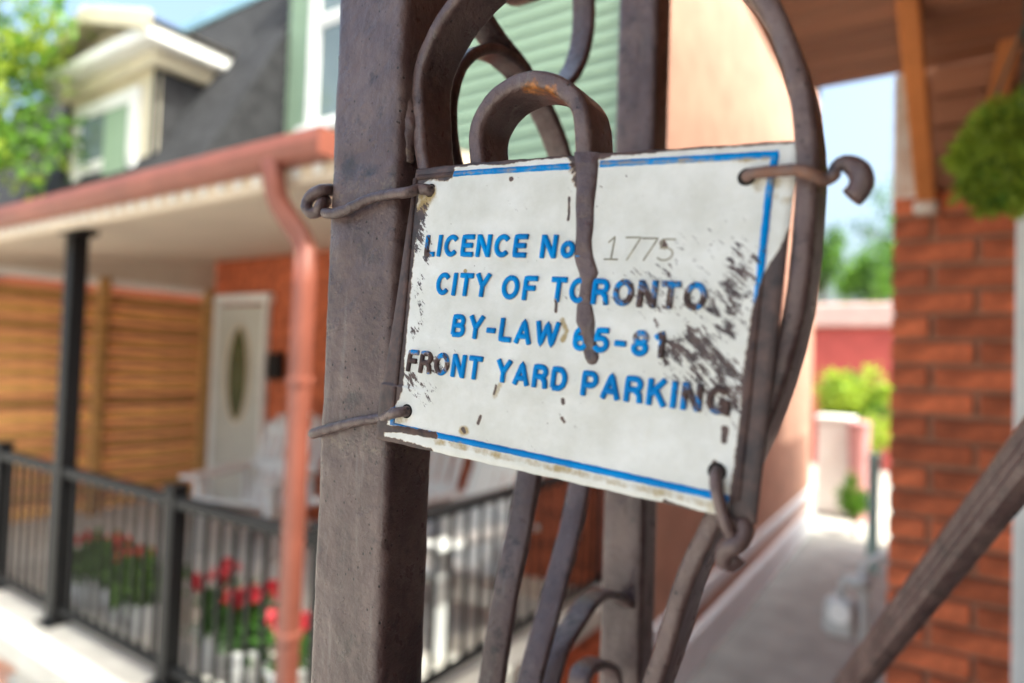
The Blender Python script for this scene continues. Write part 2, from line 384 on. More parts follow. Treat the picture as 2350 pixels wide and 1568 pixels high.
part('ceiling_plate', box(PXL-.018, PXR+.018, PF-.016, BF+.056, CEIL-.012, CEIL-.001), m_iron, col)
TH, WD = .0072, .024
RF = .2285
def ribbonY(pts, name='scroll', th=TH, w=WD, yf=RF, taper=None):
    P = [onY(x, y, yf) + np.array([0, w/2, 0]) for x, y in pts]
    V, Fc = sweep(P, rrect(th, w, .0026, 4), up=(0, 1, 0), step=.0018, lump=.00035, lscale=330, taper=None)
    return part(name, (V, Fc), m_iron, col, True)
def ribbonX(pts, name='scroll', th=.0065, w=.018, xf=None):
    xf = PXR-.006 if xf is None else xf
    P = [onX(x, y, xf) - np.array([w/2, 0, 0]) for x, y in pts]
    V, Fc = sweep(P, rrect(th, w, .0022, 3), up=(1, 0, 0), step=.003, lump=.0003, lscale=330)
    return part(name, (V, Fc), m_iron, col, True)
ribbonY([(1010, 560), (985, 460), (963, 363), (957, 300), (955, 250), (953, 207), (956, 167), (966, 127), (983, 87), (1006, 43), (1036, 0), (1085, -55), (1160, -120), (1290, -185), (1430, -205), (1570, -175), (1680, -95), (1757, 0), (1802, 100), (1832, 200), (1846, 300), (1850, 383), (1842, 520), (1824, 690), (1790, 830), (1745, 960), (1692, 1080), (1631, 1199), (1564, 1345), (1496, 1565), (1380, 1850), (1240, 2100), (1150, 2150)])
lp = ribbonY([(1120, 470), (1098, 410), (1089, 350), (1088, 300), (1100, 262), (1125, 225), (1163, 195), (1205, 180), (1248, 182), (1288, 200), (1318, 230), (1331, 270), (1335, 325), (1335, 380), (1330, 480), (1320, 640)], th=.0078)
lv = np.array([v.co for v in lp.data.vertices])+ORG[lp.name]
c1 = onY(1215, 181, RF)+np.array([0, .004, -.0036]); c2 = onY(1262, 187, RF)+np.array([0, .005, -.0036])
dl = np.minimum(np.linalg.norm(lv-c1, axis=1), np.linalg.norm(lv-c2, axis=1)); setattr_f(lp, 'rust', .85*np.exp(-(dl/.0065)**2))
ribbonX([(1040, -80), (1110, 5), (1137, 50), (1168, 95), (1205, 140), (1240, 195), (1270, 250), (1292, 300), (1309, 350), (1335, 450), (1350, 600)])
ribbonX([(1235, 190), (1212, 158), (1176, 124), (1140, 110), (1100, 120), (1070, 150), (1052, 200), (1045, 260), (1050, 330), (1070, 420)])
ribbonX([(1330, -160), (1356, -70), (1364, 0), (1361, 75), (1345, 140), (1318, 185), (1285, 205), (1250, 200)])
ribbonX([(1180, -60), (1205, -22), (1240, -14), (1270, -40)])
ribbonX([(1262, 960), (1240, 1095), (1220, 1212), (1193, 1345), (1170, 1479), (1157, 1568), (1130, 1750), (1080, 2000)])
ribbonX([(1375, 1000), (1353, 1125), (1336, 1212), (1306, 1329), (1280, 1429), (1253, 1529), (1225, 1640), (1150, 1900)])
ribbonX([(1260, 1680), (1285, 1568), (1306, 1495), (1346, 1429), (1373, 1388), (1406, 1366), (1440, 1375), (1465, 1402), (1484, 1445), (1493, 1500), (1492, 1560), (1478, 1640), (1440, 1720)], th=.006)
ribbonX([(1350, 1620), (1356, 1560), (1375, 1535), (1400, 1528), (1424, 1545), (1428, 1590)])
# welds and thick old paint between the post and the big scroll
wp = [onY(940+3*math.sin(y*.05), y, RF+.0012) for y in range(222, 384, 9)]
wl = part('weld', tube(wp, .0038, .0014, 12, lump=.0007, lscale=420, taper=lambda t: .55+.6*math.sin(math.pi*min(1, .1+t*.85))), m_iron, col, True)
wv = np.array([v.co.z for v in wl.data.vertices])+FLO; setattr_f(wl, 'grime', .45*(wv < onY(936, 335, RF)[2]))

# ------------------------------------------------------------------ licence sign (pose solved from its four corners)
QC = [(950, 385), (1833, 318), (1744, 1205), (862, 1008)]
d_ = [ray(*p) for p in QC]
s_ = np.linalg.solve(np.array([-d_[1], d_[2], -d_[3]]).T, -d_[0]); KS = .2254/(d_[0][1])
TL = d_[0]*KS; EX = d_[1]*s_[0]*KS-TL; EYv = d_[3]*s_[2]*KS-TL
SW, SH = np.linalg.norm(EX), np.linalg.norm(EYv); ex = EX/SW; nrm = np.cross(EYv, EX); nrm /= np.linalg.norm(nrm)
if nrm[1] > 0: nrm = -nrm                                # towards the viewer / street
ey = np.cross(nrm, ex); ey = ey if ey@EYv > 0 else -ey
TLw = TL+np.array([0, 0, EYE])
def suv(x, y):
    d = ray(x, y); t = (TL@nrm)/(d@nrm); p = d*t-TL; return np.array([p@ex, p@ey])
def spt(u, v, h=0.): return TLw+ex*u+ey*v+nrm*h
def warp(u, v):
    """gentle bends of the old plate"""
    a, b = u/SW, v/SH
    return -.0012*np.exp(-((a-.02)/.10)**2)*(b < .8)-.0016*np.exp(-((a)/.12)**2-((b-1)/.12)**2)+.0006*np.sin(a*4.2+b*2)+.0003*np.sin(b*9+a*5)
def S(pts): return np.array([suv(*p) for p in pts])
def dpoly(u, v, P):
    d = np.full(u.shape, 9.)
    for a, b in zip(P[:-1], P[1:]):
        ab = b-a; t = np.clip(((u-a[0])*ab[0]+(v-a[1])*ab[1])/(ab@ab), 0, 1); d = np.minimum(d, np.hypot(u-a[0]-t*ab[0], v-a[1]-t*ab[1]))
    return d
RB = S([(1838, 440), (1815, 510), (1786, 575), (1752, 630), (1724, 720), (1706, 860), (1694, 990), (1680, 1100), (1668, 1200)])
LB = S([(985, 396), (962, 430), (953, 470), (962, 510), (950, 560), (938, 680), (928, 800), (925, 900), (905, 935)])
def fields(u, v):
    mm = .001
    br = np.zeros(u.shape); sf = np.zeros(u.shape); st = np.zeros(u.shape)
    rb = np.interp(v, RB[:, 1], RB[:, 0], left=1, right=RB[-1, 0]); br = np.maximum(br, np.clip(.5+(u-rb)/(2.2*mm), 0, .90)*(v > suv(1800, 430)[1]))
    lb = np.interp(v, LB[:, 1], LB[:, 0], left=LB[0, 0], right=-1); br = np.maximum(br, np.clip(.5+(lb-u)/(3*mm), 0, 1.3))
    for P, r, s in (([(950, 385), (1180, 366), (1330, 352), (1500, 344)], 1.2, .95), ([(1500, 340), (1833, 314)], 1.2, 1.0), ([(952, 398), (1000, 396), (1030, 396)], 2.6, 1.1),
                    ([(1318, 358), (1392, 350)], 2.0, 1.2), ([(1080, 372), (1150, 374), (1180, 372)], 1.0, .9), ([(872, 985), (920, 985), (1000, 1000)], 1.1, 1.2), ([(870, 1008), (935, 1022), (985, 1036)], 1.3, .9), ([(864, 1000), (872, 960), (884, 925), (892, 880)], 3.0, 1.1), ([(1525, 1152), (1570, 1170), (1640, 1192)], .8, .8),
                    ([(1330, 1155-30), (1331, 1126)], .5, .6), ([(1340, 372), (1342, 410)], 4., 1.0), ([(1307, 455), (1306, 490), (1304, 505)], .5, .85), ([(1068, 620), (1069, 621)], .5, .4),
                    ([(1277, 690), (1276, 715)], .6, .85), ([(1663, 985), (1661, 1012)], .9, .9), ([(1640, 1062), (1632, 1075)], .8, .85), ([(1062, 985), (1066, 992)], .8, .85), ([(1103, 955), (1097, 972)], .6, .8), ([(1134, 905), (1140, 885)], .5, .7),
                    ([(1290, 917), (1291, 925)], .7, .75), ([(1288, 960), (1293, 970)], .6, .7), ([(1175, 412), (1176, 413)], .8, .9), ([(1520, 558), (1526, 566)], .9, .9)):
        P = S(P); d = dpoly(u, v, P); br = np.maximum(br, s*np.clip(1.25-d/(r*mm*1.6), 0, 1))
    for P, r, s in (([(1700, 600), (1690, 660), (1650, 700), (1665, 745)], 8, .62), ([(1600, 770), (1640, 830), (1690, 890)], 7, .72), ([(1540, 800), (1600, 850), (1680, 920)], 6, .62), ([(1535, 830), (1560, 860)], 5, .55),
                    ([(1450, 630), (1500, 622), (1545, 606)], 3.5, .38), ([(1430, 640), (1520, 650), (1600, 640)], 6, .32), ([(1560, 560), (1640, 600), (1690, 560)], 9, .2), ([(1440, 690), (1520, 700), (1610, 690)], 5, .42), ([(1560, 650), (1480, 690), (1620, 690)], 6, .36), ([(1500, 740), (1560, 800)], 2, .5), ([(1690, 900), (1680, 960)], 6, .45),
                    ([(1660, 560), (1700, 620)], 10, .25), ([(970, 480), (962, 520), (960, 570)], 4, .75), ([(958, 640), (955, 680), (962, 720), (950, 770)], 4, .42), ([(945, 860), (955, 900)], 5, .55), ([(975, 870), (985, 905)], 5, .35),
                    ([(960, 845), (1010, 840)], 6, .40), ([(1590, 900), (1660, 925)], 8, .40), ([(1400, 700), (1600, 700)], 6, .22), ([(985, 560), (978, 590)], 4, .5)):
        P = S(P); d = dpoly(u, v, P); sf = np.maximum(sf, s*.9*np.clip(1.3-d/(r*mm*1.1), 0, 1))
    for P, r, s in (([(950, 440), (985, 445), (960, 490)], 5, .8), ([(1720, 410), (1760, 425), (1800, 450)], 5, .55), ([(1010, 402), (1320, 384)], 1.6, .55), ([(1000, 1012), (1640, 1160)], 2.0, .6), ([(930, 960), (900, 975)], 3, .6),
                    ([(1060, 988), (1068, 990)], 2.2, .8), ([(1290, 735), (1300, 760), (1292, 780)], 1.6, .8), ([(1135, 910), (1150, 880)], 1.8, .6), ([(1068, 622), (1069, 623)], .9, 1.2), ([(1640, 1180), (1690, 1190)], 6, .5), ([(1378, 377), (1780, 362)], 1.4, .6), ([(1650, 1080), (1690, 1150)], 5, .4)):
        P = S(P); d = dpoly(u, v, P); st = np.maximum(st, s*np.clip(1.3-d/(r*mm*1.3), 0, 1))
    return br, sf, st
def paint(o, k=1.):
    P = np.array([v.co for v in o.data.vertices])+ORG[o.name]-TLw; u, v = P@ex, P@ey; br, sf, st = fields(u, v)
    if k > 1:                                     # raised letters caught more of the brown brush
        for P, r, s in (([(938, 830), (965, 832), (1000, 838)], 4.5, .72), ([(1015, 840), (1030, 846)], 3, .45), ([(975, 580), (985, 588)], 2.5, .5), ([(1440, 670), (1520, 676), (1610, 684)], 4.5, .46), ([(1450, 775), (1490, 780)], 3, .42), ([(1640, 905), (1672, 920)], 5, .62), ([(1600, 905), (1620, 910)], 5, .42), ([(1500, 810), (1526, 815)], 3, .45)):
            br = np.maximum(br, s*np.clip(1.3-dpoly(u, v, S(P))/(r*.0014), 0, 1))
    setattr_f(o, 'brown', br); setattr_f(o, 'scuff', np.minimum(sf*k, .9)); setattr_f(o, 'stain', st)
base_ = spt(SW/2, SH)
sign = thing('licence_sign', 'chipped white parking licence sign with blue raised lettering wired to the iron column', 'sign', tuple(base_))
NU, NV = 300, 230
uu, vv = np.meshgrid(np.linspace(0, SW, NU+1), np.linspace(0, SH, NV+1))
ub = uu.copy(); vb = vv.copy()
cut_ = .0006*(np.sin(uu*310)+.5*np.sin(uu*900+1))*.25
vb = np.where(vv == 0, vv+cut_, vb); vb = np.where(vv == SH, vv+cut_*.8, vb)
hh = warp(ub, vb)
edge_r = np.minimum.reduce([uu, SW-uu, vv, SH-vv]); hh = hh-.0006*np.exp(-(edge_r/.0012)**2)
FV = TLw+ub[..., None]*ex+vb[..., None]*ey+hh[..., None]*nrm
V = FV.reshape(-1, 3).tolist(); Fc = []
for j in range(NV):
    for i in range(NU):
        a = j*(NU+1)+i; Fc.append((a, a+NU+1, a+NU+2, a+1))
rim = [i for i in range(NU+1)]+[(j)*(NU+1)+NU for j in range(1, NV+1)]+[NV*(NU+1)+i for i in range(NU-1, -1, -1)]+[j*(NU+1) for j in range(NV-1, 0, -1)]
k0 = len(V); V += [tuple(np.array(V[i])-nrm*.0016) for i in rim]
for q in range(len(rim)):
    a, b = rim[q], rim[(q+1) % len(rim)]; c, d = k0+(q+1) % len(rim), k0+q; Fc.append((a, b, c, d))
Fc.append(tuple(range(k0+len(rim)-1, k0-1, -1)))
plate = part('plate', (V, Fc), m_enw, sign, True); paint(plate)

def strip(name, P0, P1, w, m, h=.00035):
    """painted band lying on the plate between two photo points"""
    a, b = suv(*P0), suv(*P1); t = (b-a); L = np.linalg.norm(t); t /= L; s = np.array([-t[1], t[0]]); n = max(2, int(L/.0012)); V = []; Fc = []
    for i in range(n+1):
        for off, dh in ((-.5, -.0003), (-.46, h), (0, h*1.15), (.46, h), (.5, -.0003)):
            wob = 1+.05*math.sin(i*.7)+.04*math.sin(i*1.9); p = a+t*(L*i/n)+s*off*w*wob; V.append(spt(p[0], p[1], warp(p[0], p[1])+dh))
    for i in range(n):
        for j in range(4):
            q = i*5+j; Fc.append((q, q+5, q+6, q+1))
    o = part(name, (V, Fc), m, sign, True); paint(o); return o
BW = .0026
strip('border', (955, 406), (1318, 383), BW, m_enb); strip('border', (1378, 378), (1786, 352), BW, m_enb)
strip('border', (1779, 352), (1764, 440), BW, m_enb, .00042); strip('border', (1764, 440), (1690, 1150), BW, m_enb)
strip('border', (902, 977), (1688, 1149), BW, m_enb, .00042); strip('border', (951, 408), (900, 976), BW, m_enb, .0005)

# embossed stroke lettering, each glyph in a box one unit high
def arc(cx_, cy_, rx, ry, a0, a1, n=14):
    return [(cx_+rx*math.cos(math.radians(a0+(a1-a0)*i/n)), cy_+ry*math.sin(math.radians(a0+(a1-a0)*i/n))) for i in range(n+1)]
w_ = .1
G = {
 'L': (.56, [[(w_, 1), (w_, .09), (.56, .09)]]), 'I': (.2, [[(.1, 1), (.1, 0)]]),
 'C': (.72, [arc(.38, .5, .28, .41, 42, 318, 22)]), 'G': (.76, [arc(.38, .5, .28, .41, 42, 350, 24), [(.42, .43), (.68, .43), (.68, 0)]]),
 'E': (.6, [[(.6, .91), (w_, .91), (w_, .09), (.6, .09)], [(w_, .51), (.55, .51)]]), 'F': (.58, [[(.58, .91), (w_, .91), (w_, 0)], [(w_, .5), (.52, .5)]]),
 'N': (.7, [[(w_, 0), (w_, 1)], [(w_+.02, .95), (.6-.02, .05)], [(.6, 0), (.6, 1)]]), 'T': (.64, [[(0, .91), (.64, .91)], [(.32, .9), (.32, 0)]]),
 'Y': (.7, [[(.06, 1), (.35, .45), (.64, 1)], [(.35, .46), (.35, 0)]]), 'O': (.78, [arc(.39, .5, .29, .41, 90, 450, 30)]),
 'o': (.6, [arc(.3, .36, .2, .27, 90, 450, 26)]), '.': (.2, [[(.1, .1), (.1, .06)]]),
 'R': (.68, [[(w_, 0), (w_, .91), (.36, .91)]+arc(.37, .695, .2, .215, 90, -90, 12)+[(w_, .48)], [(.42, .46), (.56, .3), (.6, 0)]]),
 'P': (.64, [[(w_, 0), (w_, .91), (.36, .91)]+arc(.36, .67, .2, .24, 90, -90, 12)+[(w_, .43)]]),
 'B': (.68, [[(w_, .09), (w_, .91), (.36, .91)]+arc(.36, .715, .18, .195, 90, -90, 10)+[(w_, .52)], [(.36, .52)]+arc(.37, .305, .21, .215, 90, -90, 10)+[(w_, .09)]]),
 'D': (.7, [[(w_, .09), (w_, .91), (.32, .91)]+arc(.32, .5, .28, .41, 90, -90, 16)+[(w_, .09)]]),
 'A': (.74, [[(.08, 0), (.37, .94), (.66, 0)], [(.2, .3), (.54, .3)]]), 'W': (.98, [[(.06, 1), (.26, .05), (.49, .92), (.72, .05), (.92, 1)]]),
 'K': (.7, [[(w_, 0), (w_, 1)], [(.6, 1), (.13, .4)], [(.3, .58), (.64, 0)]]), '-': (.46, [[(.04, .42), (.42, .42)]]),
 '6': (.6, [arc(.3, .3, .2, .22, 0, 360, 22), [(.1, .33)]+arc(.34, .55, .24, .37, 180, 45, 12)]), '8': (.6, [arc(.3, .29, .2, .21, 90, 450, 22), arc(.3, .71, .175, .2, 90, 450, 20)]),
 '5': (.6, [[(.53, .91), (.17, .91), (.12, .5)]+arc(.28, .33, .22, .25, 120, -150, 16)]), '1': (.4, [[(.05, .76), (.27, .95), (.27, 0)]]), ' ': (.3, []),
 'thin1': (.5, [[(.1, .75), (.27, 1), (.27, 0)], [(.05, 0), (.48, 0)]]), 'thin7': (.55, [[(.05, 1), (.52, 1), (.2, 0)]]), 'thin5': (.55, [[(.5, 1), (.13, 1), (.1, .58)]+arc(.26, .31, .24, .29, 110, -140, 14)]),
}
def glyph(ch, u0, vb_, sx, sy, shear, m, sw=.0025, h=.0010, name='letter', flat=False):
    """ch drawn with its left edge at u0 and base line at vb_ on the plate"""
    LV = []; LF = []; LM = []
    for si, st in enumerate(G[ch][1]):
        P = [np.array(p) for p in st]; Q = []
        for a, b in zip(P[:-1], P[1:]):
            n = max(1, int(np.hypot((b-a)[0]*sx, (b-a)[1]*sy)/.0008)); Q += [a+(b-a)*k/n for k in range(n)]
        Q.append(P[-1]); Q = np.array([(u0+p[0]*sx+shear*p[1]*sy, vb_-p[1]*sy) for p in Q])
        T = np.gradient(Q, axis=0); T /= np.linalg.norm(T, axis=1)[:, None]+1e-12
        closed = np.linalg.norm(Q[0]-Q[-1]) < 1e-6
        if not closed:                                   # rounded ends
            ext = .0003; Q = np.vstack([Q[0]-T[0]*ext, Q, Q[-1]+T[-1]*ext]); T = np.vstack([T[0], T, T[-1]])
        N = np.stack([-T[:, 1], T[:, 0]], 1); hs = h*(1+.04*si); k0 = len(LV)
        prof = ((-.5, -.0004), (-.47, hs*.45), (-.36, hs*.92), (0, hs), (.36, hs*.92), (.47, hs*.45), (.5, -.0004)) if not flat else ((-.5, h), (.5, h))
        L = len(prof)
        for i in range(len(Q)):
            kk = 1. if closed or 0 < i < len(Q)-1 else .62; hk = 1. if kk == 1. else .35
            for a, b in prof:
                p = Q[i]+N[i]*a*sw*kk; LV.append(spt(p[0], p[1], warp(p[0], p[1])+(b*hk if b > 0 else b)))
        for i in range(len(Q)-1):
            for j in range(L-1):
                q = k0+i*L+j; LF.append((q, q+L, q+L+1, q+1)); LM.append(0 if (flat or 1 <= j <= L-3) else 1)
        if not flat and not closed:
            LF.append(tuple(k0+j for j in range(L))); LM.append(1); LF.append(tuple(k0+(len(Q)-1)*L+j for j in range(L-1, -1, -1))); LM.append(1)
    o = part(name, (LV, LF), [m, m_side] if not flat else m, sign, True)
    if not flat: o.data.polygons.foreach_set('material_index', LM); paint(o, 1.7)
    return o
def word(txt, pl, pr, capl, capr, gap=.16, **kw):
    """txt spans the base-line photo points pl..pr; capl/capr are cap-height points over them"""
    a, b = suv(*pl), suv(*pr); ca, cb = suv(*capl), suv(*capr); H = ((a[1]-ca[1])+(b[1]-cb[1]))/2; W = sum(G[c][0] for c in txt)+gap*(len(txt)-1)
    sx = (b[0]-a[0])/W; x = 0
    for c in txt:
        f = x/W; glyph(c, a[0]+x*sx, a[1]+(b[1]-a[1])*f, sx, H, 0., **kw); x += G[c][0]+gap
word('LICENCE', (973, 588), (1207, 591), (980, 541), (1213, 540), m=m_enb)
word('No', (1239, 592), (1318, 592), (1243, 540), (1322, 540), m=m_enb); glyph('.', suv(1325, 594)[0], suv(1325, 593)[1], .004, .009, 0, m_enb)
word('CITY', (1000, 676), (1122, 682), (1004, 627), (1128, 630), m=m_enb); word('OF', (1150, 686), (1229, 690), (1153, 633), (1233, 635), m=m_enb); word('TORONTO', (1262, 692), (1618, 713), (1266, 637), (1622, 650), m=m_enb)
word('BY-LAW', (1037, 772), (1280, 797), (1040, 722), (1284, 742), m=m_enb); word('65-81', (1313, 802), (1524, 821), (1316, 750), (1528, 763), m=m_enb)
word('FRONT', (933, 851), (1104, 872), (938, 803), (1108, 820), m=m_enb); word('YARD', (1138, 875), (1298, 899), (1141, 825), (1303, 847), m=m_enb); word('PARKING', (1331, 906), (1671, 954), (1334, 854), (1677, 887), m=m_enb)
for ch, x0, yb_, yt in (('thin1', 1383, 595, 543), ('thin7', 1424, 596, 545), ('thin7', 1462, 597, 547), ('thin5', 1502, 598, 549)):
    a = suv(x0, yb_); H = a[1]-suv(x0, yt)[1]; glyph(ch, a[0], a[1], .0125, H, .06, m_print, sw=.0007, h=.00012, name='number', flat=True)
# long drip of brown paint down the face
DR = [(340, 1319, 1378), (362, 1320, 1377), (385, 1321, 1375), (410, 1322, 1371), (450, 1322, 1368), (490, 1321, 1364), (552, 1319, 1359), (589, 1318, 1363), (608, 1322, 1368), (627, 1328, 1373), (645, 1331, 1366), (675, 1328, 1361), (699, 1324, 1359), (739, 1322, 1366), (764, 1331, 1366), (801, 1335, 1374), (822, 1341, 1374), (834, 1348, 1368), (838, 1355, 1361)]
ys = np.arange(351, 838.5, 1.6); xl_ = np.interp(ys, [d[0] for d in DR], [d[1] for d in DR]); xr_ = np.interp(ys, [d[0] for d in DR], [d[2] for d in DR]); V = []; Fc = []; NP = 13
for i, (y, a, b) in enumerate(zip(ys, xl_, xr_)):
    a += 1.2*math.sin(y*.05); b += 1.2*math.sin(y*.06+2)
    for j in range(NP):
        t = j/(NP-1); q = suv(a+(b-a)*t, y); d = min(t, 1-t)*(b-a); dome = (1-math.exp(-d/4.5)); endk = min(1, (838.5-y)/10)
        V.append(spt(q[0], q[1], warp(*q)-.0002+.0014*dome*endk**.5*(1+.2*math.sin(y*.06)+.06*math.sin(y*.17))*min(1, .35+(y-351)/40)))
for i in range(len(ys)-1):
    for j in range(NP-1):
        q = i*NP+j; Fc.append((q, q+NP, q+NP+1, q+1))
pdp = part('paint_drip', (V, Fc), m_iron, sign, True, label='long brown paint drip')
setattr_f(pdp, 'grime', [.34*math.exp(-((ys[i//NP]-515)/38)**2)+.2*math.exp(-((ys[i//NP]-770)/20)**2) for i in range(len(V))])
m_hole = mat('dark_hole', (.02, .016, .014), .9, .2, 50)
for x, y in ((987, 437), (935, 944), (1713, 405), (1645, 1083)):
    u, v = suv(x, y); a = [spt(u+.0032*math.cos(t), v+.0032*math.sin(t), warp(u, v)+.00015) for t in np.linspace(0, 2*math.pi, 19)[:-1]]
    part('wire_hole', (a, [tuple(range(17, -1, -1))]), m_hole, sign)

# ------------------------------------------------------------------ wire ties
def tie(label, paths, mats):
    base = np.array(paths[0][0][0]); t = thing('wire_tie', label, 'wire', tuple(base), 'wire ties holding the sign')
    for nm, (P, r), m in zip(('wire', 'twist', 'wire_end', 'strand'), paths, mats):
        tp = r if callable(r) else None; rr = .001 if tp else r
        part(nm, tube(P, rr, .0012, 12, lump=.0004 if not tp else .0, lscale=500, taper=(lambda s, f=r: f(s)*1000) if tp else None), m, t, True)
    return t
def sp(x, y, h): 
    u, v = suv(x, y); return spt(u, v, warp(u, v)+h)
def pp(x, y, h): return onY(x, y, PF-h)
xs_ = PXL-.0025
tie('thick painted wire with a twisted loop tying the upper post side of the sign', [
    ([sp(990, 438, -.003), sp(985, 438, .0012), sp(968, 438, .0030), pp(935, 442, .0035), pp(895, 446, .004), pp(855, 455, .0038), pp(825, 468, .0045), pp(795, 482, .0045), pp(765, 490, .0045), pp(744, 489, .004)], .0026),
    ([pp(764, 437, -.004), pp(744, 436, .002), pp(722, 444, .004), pp(707, 460, .0045), pp(704, 478, .005), pp(715, 489, .004), pp(730, 485, .003), pp(738, 470, .0035), pp(748, 462, -.001)], .0031)], [m_iron, m_iron])
b2 = pp(712, 994, .0015)
tie('smooth painted wire looped round the post at the lower corner of the sign', [
    ([sp(938, 944, -.003), sp(933, 945, .0012), sp(915, 949, .0030), pp(880, 958, .0040), pp(830, 966, .0036), pp(780, 977, .0036), pp(740, 988, .0036), pp(718, 995, .0026), b2+np.array([-.0015, .006, -.0006]), b2+np.array([-.0008, .02, .002]), b2+np.array([.001, .034, .003]), b2+np.array([.012, .042, .004]), b2+np.array([.035, .041, .006])], .0024)], [m_iron])
tie('rusty wire with a dark bent hook end tying the sign to the big scroll', [
    ([sp(1712, 405, -.003), sp(1720, 405, .002), sp(1745, 403, .0035), sp(1790, 402, .0045), sp(1835, 404, .006), sp(1868, 412, .006), sp(1892, 420, .003), sp(1908, 412, .002), sp(1918, 398, .002)], .0020),
    ([sp(1905, 414, .002), sp(1914, 400, .002), sp(1922, 386, .002), sp(1936, 379, .002), sp(1956, 384, .002), sp(1972, 398, .002), sp(1979, 418, .002), sp(1972, 440, .002), sp(1955, 458, .002)], lambda s: .0021+.0016*min(1, max(0, (s-.22)*2.4)))], [m_rustwire, m_iron])
tie('grey wire with a knotted twist tying the bottom of the sign to the curling bar', [
    ([sp(1645, 1080, -.003), sp(1645, 1086, .001), sp(1648, 1110, .003), sp(1655, 1150, .003), sp(1668, 1195, .0025), sp(1682, 1230, .001), sp(1690, 1252, -.003)], .0021),
    ([sp(1700, 1195, -.002), sp(1705, 1225, -.001), sp(1690, 1250, .001), sp(1668, 1262, .0), sp(1660, 1285, -.002), sp(1672, 1296, -.003), sp(1688, 1280, -.004)], .0032)], [m_iron, m_iron])

# ------------------------------------------------------------------ stair handrail in front of the brick wall
P1 = onD(2352, 1055, .50); P2 = onD(1955, 1568, .80); dv = P2-P1
top_ = P1-dv*.35; low_ = P2+dv*2.2
hr = thing('iron_handrail', 'brown grooved iron handrail sloping down beside the brick house', 'handrail', (top_[0], top_[1], FLO))
prof = [(a*.86, b*1.15) for a, b in [(-.019, -.008), (.019, -.008), (.021, .0), (.019, .007), (.012, .0095), (.005, .007), (0, .0085), (-.005, .007), (-.012, .0095), (-.019, .007), (-.021, 0)]]
part('rail', sweep([top_, P1, P2, low_], prof, up=(-.3, -.75, .6), step=.01, lump=.0004, lscale=200), m_iron, hr, False)
part('newel_post', box(top_[0]-.016, top_[0]+.016, top_[1]-.016, top_[1]+.016, FLO, top_[2]+.004, .003), m_iron, hr)
part('newel_post', box(low_[0]-.016, low_[0]+.016, low_[1]-.016, low_[1]+.016, 0, low_[2]+.004, .003), m_iron, hr)

# ------------------------------------------------------------------ own brick house on the right
HY = 2.29; HX = -.117
house = thing('brick_house', 'red brick house with brown board porch ceiling and orange knee braces', 'house', (1.5, 4.5, 0))
BT = EYE+.55
wallo = part('wall', join(box(HX+.006, 3.2, HY+.008, 8.4, 0, BT+.02), box(HX+.006, 3.2, HY+.03, 8.4, BT+.02, EYE+3.7)), m_mortar, house)
ext = part('rear_extension', box(HX+.1, 3.0, 8.4, 10.6, 0, EYE+1.9), m_brick, house)
part('roof', box(HX-.12, 3.4, HY-.1, 8.55, EYE+3.7, EYE+3.85), m_shingle, house)
bl, bh, gp = .205, .060, .015
bms = []
for k in range(5):
    Vb, Fb = box(-bl/2, bl/2, -.012, .02, -bh/2, bh/2, .004); Vb = np.array(Vb); Vb = Vb+np.random.RandomState(k).normal(size=Vb.shape)*.0009; bms.append(mesh('brick', Vb, Fb, m_brick))
hms = []
for k in range(3):
    Vb, Fb = box(-bl/4+gp/4, bl/4-gp/4, -.012, .02, -bh/2, bh/2, .004); hms.append(mesh('brick', Vb, Fb, m_brick))
nrow = int((BT-FLO)/(bh+gp)); 
for rI in range(nrow):
    z = BT-bh/2-rI*(bh+gp)-.002; off = 0 if rI % 2 == 0 else bl/2+gp/2; x = HX
    if off: at('brick', hms[rI % 3], wallo, (x+bl/4-gp/4, HY, z)); x += bl/2+gp/2
    while x+bl < .31:
        at('brick', bms[rnd.randrange(5)], wallo, (x+bl/2, HY+rnd.uniform(-.0015, .0015), z+rnd.uniform(-.001, .001))); x += bl+gp
# side-wall return bricks are hidden from the street; corner bricks turn the edge
clad = part('wall_cladding', box(HX+.08, 3.2, HY+.012, HY+.029, BT+.003, CEIL), m_boards, house)
for k in range(4):
    z0 = BT+.006+k*.0925; at('board', mesh('board', *box(-1.62, 1.62, -.011, .011, .003, .0895, .004), m_boards), clad, (HX+.08+1.64, HY, z0))
part('corner_trim', box(HX-.004, HX+.075, HY-.012, HY+.028, BT-.02, CEIL-.002, .006), m_peel, house)
proof = part('porch_roof', join(box(-.40, 3.3, -1.15, HY-.0, CEIL+.024, CEIL+.09), box(-.415, -.40, -1.16, HY, CEIL-.0, CEIL+.12), box(-.40, 3.3, -1.165, -1.15, CEIL-.005, CEIL+.12)), m_boards, house)
cb = mesh('ceiling_board', *box(-1.845, 1.845, -.0575, .0575, -.011, .011, .004), m_boards)
y = HY-.062
while y > -1.1:
    at('ceiling_board', cb, proof, (-.395+1.845, y, CEIL+.0125+rnd.uniform(0, .002))); y -= .1205
part('shade_panel', box(.98, 1.03, -2.3, HY-.03, 0, CEIL-.001), m_shade_panel, house)  # added out of view to keep light off the ironwork's right-hand faces
def brace(p, q, w, h, lab=None): return part('knee_brace', bar(p, q, w, h, up=(1, 0, 0)), m_orange, house)
kb = brace(onY(2126, 450, HY-.035), onY(2126, 450, HY-.035)+np.array([-.045, -.46, .46]), .055, .05)
part('brace_foot', box(-.065, .0, HY-.06, HY-.012, BT-.075, BT-.03, .012), m_peel, kb)
pB = onY(2272, 300, HY-.06); brace(pB, onY(2350, -40, HY-.10), .05, .05)
part('joist', box(.30, .35, -.7, HY-.02, CEIL-.07, CEIL-.001, .004), m_orange, house)
